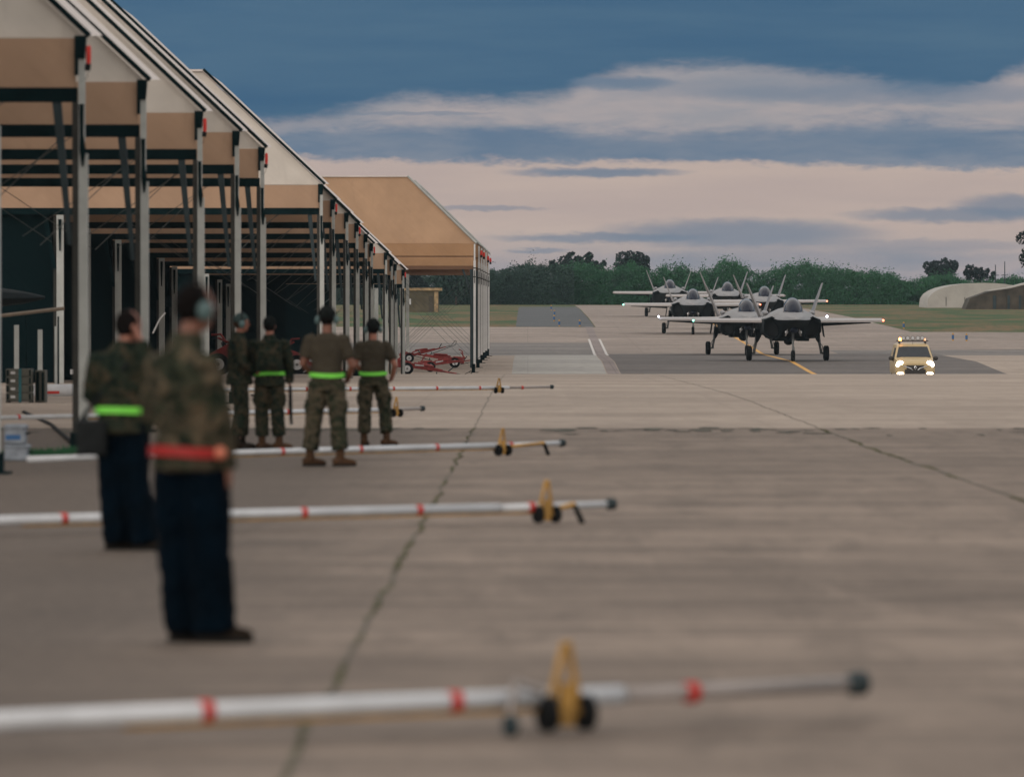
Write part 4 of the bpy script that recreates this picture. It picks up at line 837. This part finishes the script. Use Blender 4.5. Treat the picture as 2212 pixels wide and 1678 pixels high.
tree(985, 110, 582, 690, M['leafo'], 'dark leafy tree seen under the far shelter, right one', 8, 15, n=6000)
tree(2246, 86, 470, 420, M['leafd'], 'tall dark pine whose crown tip enters at the right edge', 7, 21, n=3500, crownlow=.55)
# tree belt: one uncountable mass of bushes
def belt(x0d, x1d, Y, topf, mat, n, label, size=.125, seed=0, depth=12):
    rnd = random.Random(seed); m = MB()
    X0, X1 = xat(x0d, Y), xat(x1d, Y)
    for k in range(n):
        x = rnd.uniform(X0, X1); y = Y+rnd.uniform(0, depth)
        xd_ = CX+x/Y*FPX; H = EYE+(HY-topf(xd_))/FPX*Y-gz(Y)
        H *= .96+.42*noise.noise(Vector((x*.22, y*.15, seed)))+.22*noise.noise(Vector((x*.8, y*.6, seed)))
        z = H*(rnd.random()**.85)*(1.18 if rnd.random() < .05 else 1)
        if rnd.random() < .5: y = Y+rnd.random()*2.0+(z/H)*3
        if noise.noise(Vector((x*.55, y*.5, z*.8+seed))) < -.33: continue
        s_ = size*rnd.uniform(.5, 1.3); a = Vector((rnd.gauss(0,1), rnd.gauss(0,1), rnd.gauss(0,1))).normalized()*s_; b_ = a.cross(Vector((rnd.gauss(0,1), rnd.gauss(0,1), rnd.gauss(0,1)))).normalized()*s_*.6
        P = Vector((x, y, gz(y)+z)); m.add([P-a, P+b_, P+a, P-b_], [(0,1,2,3)])
    m.box(X0, X1, Y+depth, Y+depth+.5, gz(Y+depth), gz(Y+depth)+1.9)
    return tag(m.build('woodland', mat), label, 'woodland', None, 'stuff')
def top1(x):
    P = [(600, 600), (1060, 590), (1160, 578), (1300, 582), (1400, 580), (1500, 583), (1640, 576), (1780, 578), (1900, 592), (2000, 600), (2100, 606), (2400, 600)]
    for (a, ya), (c_, yc) in zip(P, P[1:]):
        if x <= c_: return ya+(yc-ya)*max(0, (x-a))/(c_-a)
    return 600
belt(560, 1240, 700, top1, M['leafo'], 120000, 'dark grey-green tree belt left of the taxiing jets', seed=2)
belt(1200, 2420, 705, top1, M['leafg'], 230000, 'green tree belt behind the taxiing jets', seed=5)

# ---------------------------------------------------------------- people
def remesh(m, name, mat, parent, vox, sm=4, wr=0.0, wscale=7.0, seed=0, stretch=.5):
    o = m.build(name, mat, parent)
    r = o.modifiers.new('r', 'REMESH'); r.mode = 'VOXEL'; r.voxel_size = vox
    if sm:
        s_ = o.modifiers.new('s', 'SMOOTH'); s_.iterations = sm; s_.factor = .5
    bake(o)
    if wr:
        me = o.data
        for v_, nrm in zip(me.vertices, [tuple(x.vector) for x in me.vertex_normals]):
            p = v_.co; q = Vector((p.x*wscale, p.y*wscale, p.z*wscale*(1.0+stretch)))+Vector((seed*5.3, 0, 0))
            d = 1-abs(noise.noise(q))*2; d2 = noise.noise(q*2.3)
            v_.co = p + Vector(nrm)*(wr*(d*.7+d2*.45))
    o.data.shade_smooth(); return o
def V(*a): return Vector(a)
def hand(m, w, d, palm, sc=1.0, curl=.5, side=1):
    """palm block, four fingers of different length and a thumb; w wrist, d direction of the hand, palm = palm normal"""
    d = d.normalized(); n_ = palm.normalized(); s_ = d.cross(n_).normalized()*side
    c0 = w; c1 = w+d*.05*sc; c2 = w+d*.095*sc
    m.tube([c0, c1, c2], [(.026*sc, .018*sc), (.038*sc, .016*sc), (.040*sc, .014*sc)], 10, up=tuple(n_))
    for k, (off, L) in enumerate([(-.030, .068), (-.010, .078), (.010, .073), (.029, .058)]):
        b0 = c2 - d*.015 + s_*off*sc; a1 = curl*.5; a2 = curl*1.1; a3 = curl*1.6
        p1 = b0+(d*math.cos(a1)+n_*math.sin(a1))*L*.45*sc; p2 = p1+(d*math.cos(a2)+n_*math.sin(a2))*L*.33*sc; p3 = p2+(d*math.cos(a3)+n_*math.sin(a3))*L*.26*sc
        m.tube([b0, p1, p2, p3], [.0095*sc, .009*sc, .0085*sc, .006*sc], 8)
    tb = w+d*.028*sc - s_*.030*sc; t1 = tb+(d*.7-s_*.7+n_*.2).normalized()*.038*sc; t2 = t1+(d*.95-s_*.2+n_*.3).normalized()*.030*sc
    m.tube([tb+s_*.012*sc, tb, t1, t2], [.013*sc, .012*sc, .0105*sc, .007*sc], 8)
def person(name_label, loc, J, face, h=1.78, top='camo', topm='camo', pants='camo', boots='boot', hat='beanie', belt='neon', skin='skin', phones=True, extras=None, seed=0, hair='hair', bare_arms=False, loose=1.0, rz=0.0, feet=None):
    """J: joints in metres for a 1.78 m figure, x right in the picture, y away, z up"""
    k = h/1.78
    t = thing('person', name_label, 'person', loc, rz)
    t.scale = (k, k, k)
    P = {a: Vector(b_) for a, b_ in J.items()}
    fd = Vector(face).normalized(); rt = fd.cross(Vector((0,0,1))).normalized(); up = rt.cross(fd).normalized()
    sh = (P['shr']-P['shl']).normalized(); bd = Vector((0,0,1)).cross(sh).normalized()   # torso facing (either sense)
    # --- body (one continuous remeshed figure)
    m = MB()
    hc = P['head']
    rot = Matrix((rt, fd, up)).transposed()
    m.ell(hc+up*.02, (.074, .094, .105), 20, 14, rot); m.ell(hc-up*.045+fd*.018, (.056, .070, .070), 16, 10, rot)
    m.ell(hc-up*.012+fd*.098, (.014, .020, .018), 8, 6, rot); m.tube([hc+up*.03+fd*.085, hc-up*.01+fd*.102], [.010, .014], 8)   # nose
    m.ell(hc-up*.052+fd*.084, (.024, .012, .009), 8, 6, rot); m.ell(hc-up*.085+fd*.068, (.024, .018, .016), 8, 6, rot)         # lips, chin
    m.ell(hc+up*.038+fd*.084, (.050, .014, .010), 10, 6, rot)                                                                  # brow
    for s_ in (-1, 1): m.ell(hc-up*.0+rt*s_*.077-fd*.005, (.010, .022, .032), 8, 8, rot)                                      # ears
    m.tube([P['neck']-Vector((0,0,.06)), P['neck'], hc-up*.06-fd*.01], [.066, .058, .055], 14)
    ch = (P['shl']+P['shr'])/2; pe = (P['hipl']+P['hipr'])/2
    ax = tuple(bd)
    m.tube([pe-V(0,0,.06), pe+V(0,0,.06), (pe*.6+ch*.4), (pe*.3+ch*.7)+V(0,0,.0), ch-V(0,0,.02)+V(0,0,0), ch+V(0,0,.05)], [(.13,.10), (.15,.11), (.135,.10), (.165,.12), (.17,.11), (.09,.07)], 18, up=ax)
    for s_ in 'lr':
        m.tube([P['hip'+s_]+V(0,0,.03), P['hip'+s_]*.5+P['kn'+s_]*.5, P['kn'+s_], P['kn'+s_]*.6+P['an'+s_]*.4, P['an'+s_]], [.085, .075, .055, .055, .038], 14)
        m.tube([P['sh'+s_]*.88+ch*.12, P['sh'+s_], P['sh'+s_]*.5+P['el'+s_]*.5, P['el'+s_], P['el'+s_]*.6+P['wr'+s_]*.4, P['wr'+s_]], [.062, .062, .052, .042, .040, .027], 12)
        hd = P.get('hd'+s_, (P['wr'+s_]-P['el'+s_])); pn = P.get('pn'+s_, (ch-P['wr'+s_]))
        hand(m, P['wr'+s_]-hd.normalized()*.01, hd, pn, 1.0, .6, 1 if s_ == 'l' else -1)
    remesh(m, 'body', M[skin], t, .0075, 3)
    # eyes
    for s_ in (-1, 1):
        MB().ell(hc+up*.016+fd*.080+rt*s_*.031, (.012, .011, .011), 10, 8).build('eye', M['label'], t, smooth=True)
    # --- trousers
    m = MB(); L_ = loose
    m.tube([pe-V(0,0,.07), pe+V(0,0,.02), pe+V(0,0,.12)], [(.165*min(L_,1.05),.135*min(L_,1.05)), (.175,.135), (.165,.122)], 18, up=ax)
    for s_ in 'lr':
        a, kn, an = P['hip'+s_], P['kn'+s_], P['an'+s_]
        m.tube([a+V(0,0,.02), a*.5+kn*.5, kn, kn*.5+an*.5, an+V(0,0,.10 if pants != 'navy' else -.035)], [.100 if pants == 'navy' else .106*L_, .098*L_, .086*L_, .086*L_, .084*L_], 16)
        if pants != 'navy': m.ell(a*.42+kn*.58+(a-pe).normalized()*.085*L_, (.035, .075, .085), 12, 8)
    remesh(m, 'trousers', M[pants], t, .013, 5, .012, 9, seed)
    # --- boots
    for s_ in 'lr':
        an = P['an'+s_]; fdv = Vector((feet or {}).get(s_, tuple(fd))); fdv.z = 0; fdv.normalize()
        m = MB(); z0 = Vector((an.x, an.y, 0))
        m.tube([an+V(0,0,.14), an+V(0,0,.05), z0+V(0,0,.06)], [.052, .050, .052], 12)
        m.tube([z0-fdv*.085+V(0,0,.05), z0-fdv*.02+V(0,0,.055), z0+fdv*.08+V(0,0,.048), z0+fdv*.155+V(0,0,.040), z0+fdv*.19+V(0,0,.034)], [(.036,.046), (.042,.052), (.045,.044), (.044,.036), (.028,.022)], 12)
        bo = remesh(m, 'boot', M['boot' if boots == 'boot' else 'bootd'], t, .009, 3)
        mm = MB(); prp = fdv.cross(V(0,0,1))
        rg = [z0+fdv*math.cos(a_)*(.145)+fdv*.05+prp*math.sin(a_)*.052 for a_ in [2*math.pi*i/18 for i in range(18)]]
        mm.rings([[(p.x, p.y, zz) for p in rg] for zz in (.001, .024)]); mm.build('sole', M['black'], bo)
    # --- jacket or shirt
    m = MB()
    lw = .0 if bare_arms else .012
    hem = pe+V(0,0,.03 if bare_arms else -.06)
    m.tube([hem, pe+V(0,0,.12), pe*.55+ch*.45, pe*.22+ch*.78, ch+V(0,0,.005), ch+V(0,0,.065), P['neck']+V(0,0,.0)], [(.178+lw*1.8,.142+lw*2.2), (.17+lw,.135+lw), (.172+lw,.132+lw), (.192+lw,.138+lw), (.175+lw,.118+lw), (.10,.085), (.068,.066)], 20, up=ax)
    for s_ in 'lr':
        a, e_, w_ = P['sh'+s_], P['el'+s_], P['wr'+s_]
        if bare_arms: m.tube([a*.8+ch*.2, a, a*.45+e_*.55, a*.28+e_*.72], [.075, .078, .074, .072], 14)
        else: m.tube([a*.8+ch*.2, a, a*.5+e_*.5, e_, e_*.5+w_*.5, w_], [.066, .074, .072, .064, .057, .048], 14)
    if not bare_arms: m.tube([P['neck']-V(0,0,.03), P['neck']+V(0,0,.045)], [.085, .072], 16)
    remesh(m, 'shirt' if bare_arms else 'jacket', M[topm], t, .0125, 4, .006 if bare_arms else .014, 8, seed+3)
    # --- belt
    if belt:
        bz = pe+V(0,0,.105 if belt == 'neon' else .03); m = MB(); rx, ry = (.188, .150) if bare_arms else (.204, .168) if belt == 'neon' else (.212, .178)
        sd = sh; dd = bd
        def loop(z, ex): return [tuple(bz+sd*math.cos(a_)*(rx+ex)+dd*math.sin(a_)*(ry+ex)+V(0,0,z+.006*math.sin(a_*2+seed))) for a_ in [2*math.pi*i/36 for i in range(36)]]
        m.rings([loop(-.025, 0), loop(-.025, .012), loop(.025, .012), loop(.025, 0)], close=True); m.build('reflective_belt', M['neon' if belt == 'neon' else 'redbelt'], t)
    # --- head wear
    m = MB()
    if hat in ('beanie', 'sage'):
        m.ell(hc+up*.045-fd*.008, (.089, .106, .098), 20, 14, rot); ho = remesh(m, 'cap', M[hat], t, .012, 2)
        # keep the cap above the brow line
        bm = bmesh.new(); bm.from_mesh(ho.data); bmesh.ops.bisect_plane(bm, geom=bm.verts[:]+bm.edges[:]+bm.faces[:], plane_co=hc+up*.018-fd*.02, plane_no=-(up*.93+fd*(-.36)), clear_outer=True); bm.to_mesh(ho.data); bm.free()
    if hat in ('none', 'beanie', 'sage'):
        m = MB(); m.ell(hc+up*.022-fd*.014, (.082, .096, .104), 20, 14, rot); ho = remesh(m, 'hair', M[hair], t, .011, 1)
        bm = bmesh.new(); bm.from_mesh(ho.data); bmesh.ops.bisect_plane(bm, geom=bm.verts[:]+bm.edges[:]+bm.faces[:], plane_co=hc+up*.0+fd*.03, plane_no=(fd*.75-up*.55), clear_outer=True); bm.to_mesh(ho.data); bm.free()
    if phones:
        hp = MB(); pts = [hc+rt*.105*math.cos(a_)+up*(.0+.150*math.sin(a_)) for a_ in [math.pi*i/12 for i in range(13)]]
        hp.tube(pts, .010, 8); ho = hp.build('ear_defenders', M['black' if phones != 'yel' else 'yelp'], t, smooth=True)
        for s_ in (-1, 1): MB().ell(hc+rt*s_*.105-up*.01, (.032, .042, .052), 14, 10, rot).build('ear_cup', M['cup'], ho, smooth=True)
    if extras: extras(t, P, hc, fd, rt, up)
    return t
def base(lean=0.0, spread=.14, dx=0.0):
    return dict(head=(dx, .015, 1.655), neck=(dx, .0, 1.50), shl=(-.185+dx, 0, 1.425), shr=(.185+dx, 0, 1.425), hipl=(-.095, 0, .92), hipr=(.095, 0, .92),
                knl=(-spread*.85, -.01, .50), knr=(spread*.85, -.01, .50), anl=(-spread, 0, .09), anr=(spread, 0, .09),
                ell=(-.26, -.03, 1.16), elr=(.26, -.03, 1.16), wrl=(-.24, .12, .96), wrr=(.24, .12, .96))
def gp(xd, yd):
    p = hit(xd, yd); return (p.x, p.y, gz(p.y)+.004)
# C: brown shirt, nearer of the pair
J = base(spread=.20); J.update(ell=(-.27, .0, 1.15), elr=(.285, -.02, 1.13), wrl=(-.12, .20, 1.0), wrr=(.22, .17, .95), anl=(-.19, .02, .09), anr=(.15, -.03, .09), knl=(-.15, .01, .5), knr=(.125, -.02, .5), hdl=(.5, .3, -.2), hdr=(-.5, .4, -.3))
person('person in brown shirt and camouflage trousers, legs apart, nearest of the two in brown shirts', gp(706, 1008), J, (.05, 1, 0), 1.84, topm='shirt', pants='camop', bare_arms=True, phones=True, seed=1, loose=1.08, skin='skind', feet={'l': (.75, .35, 0), 'r': (.8, .3, 0)})
# D: brown shirt, farther right
J = base(spread=.17); J.update(ell=(-.25, .0, 1.15), elr=(.31, -.02, 1.14), wrl=(-.10, .2, 1.0), wrr=(.25, .16, .93), anl=(-.13, .02, .09), anr=(.19, -.03, .09), knl=(-.12, .02, .5), knr=(.17, .01, .52), hdl=(.5, .3, -.2), hdr=(-.6, .4, -.3))
person('person in brown shirt and camouflage trousers, rightmost of the group', gp(806, 964), J, (-.15, 1, 0), 1.72, topm='shirt', pants='camop', bare_arms=True, phones=True, seed=2, loose=1.05, skin='skin', feet={'l': (.2, .9, 0), 'r': (.7, .5, 0)})
# E: facing right
J = base(spread=.10); J.update(shl=(-.05, .16, 1.42), shr=(.02, -.17, 1.42), ell=(.02, .22, 1.14), elr=(.04, -.24, 1.14), wrl=(.20, .12, 1.02), wrr=(.22, -.14, 1.02), hipl=(-.01, .09, .92), hipr=(.0, -.09, .92), knl=(.03, .09, .5), knr=(.02, -.1, .5), anl=(.02, .1, .09), anr=(-.03, -.1, .09), head=(.02, 0, 1.655), neck=(-.01, 0, 1.5))
def glasses(t, P, hc, fd, rt, up):
    m = MB()
    for s_ in (-1, 1): m.tube([hc+fd*.100+rt*s_*.033+up*.018+rt*.022*math.cos(a_)+up*.016*math.sin(a_) for a_ in [2*math.pi*i/12 for i in range(12)]], .003, 5, close=True); m.tube([hc+fd*.098+rt*s_*.056+up*.02, hc+rt*s_*.082+up*.018], .003, 5)
    m.build('glasses', M['black'], t)
person('person in dark coveralls and sage cap turned to the right in profile', gp(518, 972), J, (1, .12, -.02), 1.80, topm='camod', pants='camod', boots='dark', belt=None, hat='sage', phones=True, seed=3, extras=glasses, feet={'l': (1, 0, 0), 'r': (1, -.1, 0)}, hair='brownh')
# F: camouflage, pack, rifle-like bar in the hand
J = base(spread=.12); J.update(shl=(-.20, 0, 1.42), shr=(.20, .02, 1.42), ell=(-.27, .02, 1.16), elr=(.27, -.03, 1.15), wrl=(-.2, .18, 1.0), wrr=(.27, .02, .90), hdr=(.0, .1, -1), pnr=(-1, 0, 0), hdl=(.4, .5, -.2), anl=(-.10, 0, .09), anr=(.13, 0, .09))
def pack(t, P, hc, fd, rt, up):
    m = MB(); m.box(-.17, .17, -.30, -.13, 1.06, 1.46); m.box(-.13, .13, -.34, -.30, 1.12, 1.32)
    remesh(m, 'backpack', M['camod'], t, .02, 6, .012, 9, 8)
person('person in camouflage jacket with backpack and neon belt, seen from behind', gp(582, 972), J, (.05, 1, 0), 1.76, topm='camod', pants='camod', phones=False, seed=4, extras=pack, loose=1.05, feet={'l': (.5, .5, 0), 'r': (.9, .3, 0)})
p = hit(582, 972); t = thing('baton', 'long dark bar held down in the hand of the person with the backpack', 'baton', (p.x+.277, p.y-.0, gz(p.y)+.36)); MB().tube([(0,0,.50),(.0,.0,.25),(.012,0,0)], [.020,.028,.020], 10).build('bar', M['black'], t); MB().tube([(.012,0,.0),(.018,0,-.02)], .024, 10).build('tip', M['steel2'], t)
# A: nearest, camouflage jacket, red belt, navy trousers, turned right
J = base(spread=.12); J.update(head=(.03, .05, 1.655), neck=(-.01, .02, 1.49), shl=(-.145, .10, 1.385), shr=(.095, -.13, 1.385), ell=(-.19, .16, 1.13), elr=(.155, -.14, 1.12), wrl=(-.02, .25, 1.02), wrr=(.20, -.08, .87), hdr=(.06, .05, -1), pnr=(-1, .2, 0), hdl=(1, .2, 0),
    hipl=(-.07, .05, .92), hipr=(.08, -.05, .92), knl=(-.06, .06, .5), knr=(.10, -.05, .5), anl=(-.02, .07, .09), anr=(.13, -.05, .09))
def buck(t, P, hc, fd, rt, up):
    MB().ell((.165, -.165, .945), (.032, .03, .034), 14, 10).build('pouch', M['buckle'], t, smooth=True)
    m = MB(); m.tube([(.0, -.19, .62), (.01, -.19, .4)], [.05, .05], 8)
person('nearest person, in camouflage jacket with red belt, navy trousers and ear defenders', gp(408, 1390), J, (.86, .50, -.02), 1.80, topm='camo', pants='navy', boots='dark', belt='red', hat='none', phones=True, seed=5, extras=buck, loose=1.24, skin='skind', feet={'l': (.9, .2, 0), 'r': (1, -.05, 0)}, hair='hair')
# B: behind A, to the left; hand raised to the head, neon belt, dark bag
J = base(spread=.10); J.update(head=(.03, .03, 1.63), neck=(.0, .02, 1.48), shl=(-.19, .03, 1.39), shr=(.17, -.04, 1.40), ell=(-.25, .05, 1.14), elr=(.22, -.12, 1.24), wrl=(-.10, .2, 1.0), wrr=(.13, -.06, 1.52), hdr=(-.3, .3, .9), pnr=(-1, .3, 0), hdl=(1, .2, 0),
    hipl=(-.08, .04, .92), hipr=(.08, -.03, .92), knl=(-.09, .04, .5), knr=(.08, -.02, .5), anl=(-.06, .05, .09), anr=(.15, -.02, .09))
def bag(t, P, hc, fd, rt, up):
    m = MB(); m.box(-.34, -.12, -.16, .10, .70, .95); m.tube([(-.36, -.02, .9), (-.2, -.05, 1.1), (.05, -.17, 1.38)], .018, 8)
    remesh(m, 'shoulder_bag', M['black'], t, .015, 5, .008, 9, 2)
person('person with black shoulder bag and neon belt, one hand raised to the head', gp(268, 1190), J, (.8, .6, 0), 1.74, topm='camod', pants='navy', boots='dark', belt='neon', hat='none', phones=False, seed=6, extras=bag, loose=1.15, skin='skin', feet={'l': (.9, .3, 0), 'r': (1, 0, 0)}, hair='hair')

# ---------------------------------------------------------------- air
hz = MB().box(-700, 700, -60, 1100, -3.6, 11.0).build('haze', [])
hm = bpy.data.materials.new('haze'); hm.use_nodes = True; ht = hm.node_tree; ht.nodes.clear()
pv = ht.nodes.new('ShaderNodeVolumePrincipled'); ho = ht.nodes.new('ShaderNodeOutputMaterial'); ht.links.new(pv.outputs[0], ho.inputs[1])
pv.inputs['Color'].default_value = (.62, .80, .92, 1); pv.inputs['Density'].default_value = .00009; pv.inputs['Anisotropy'].default_value = .2
hz.data.materials.append(hm); tag(hz, kind='stuff')
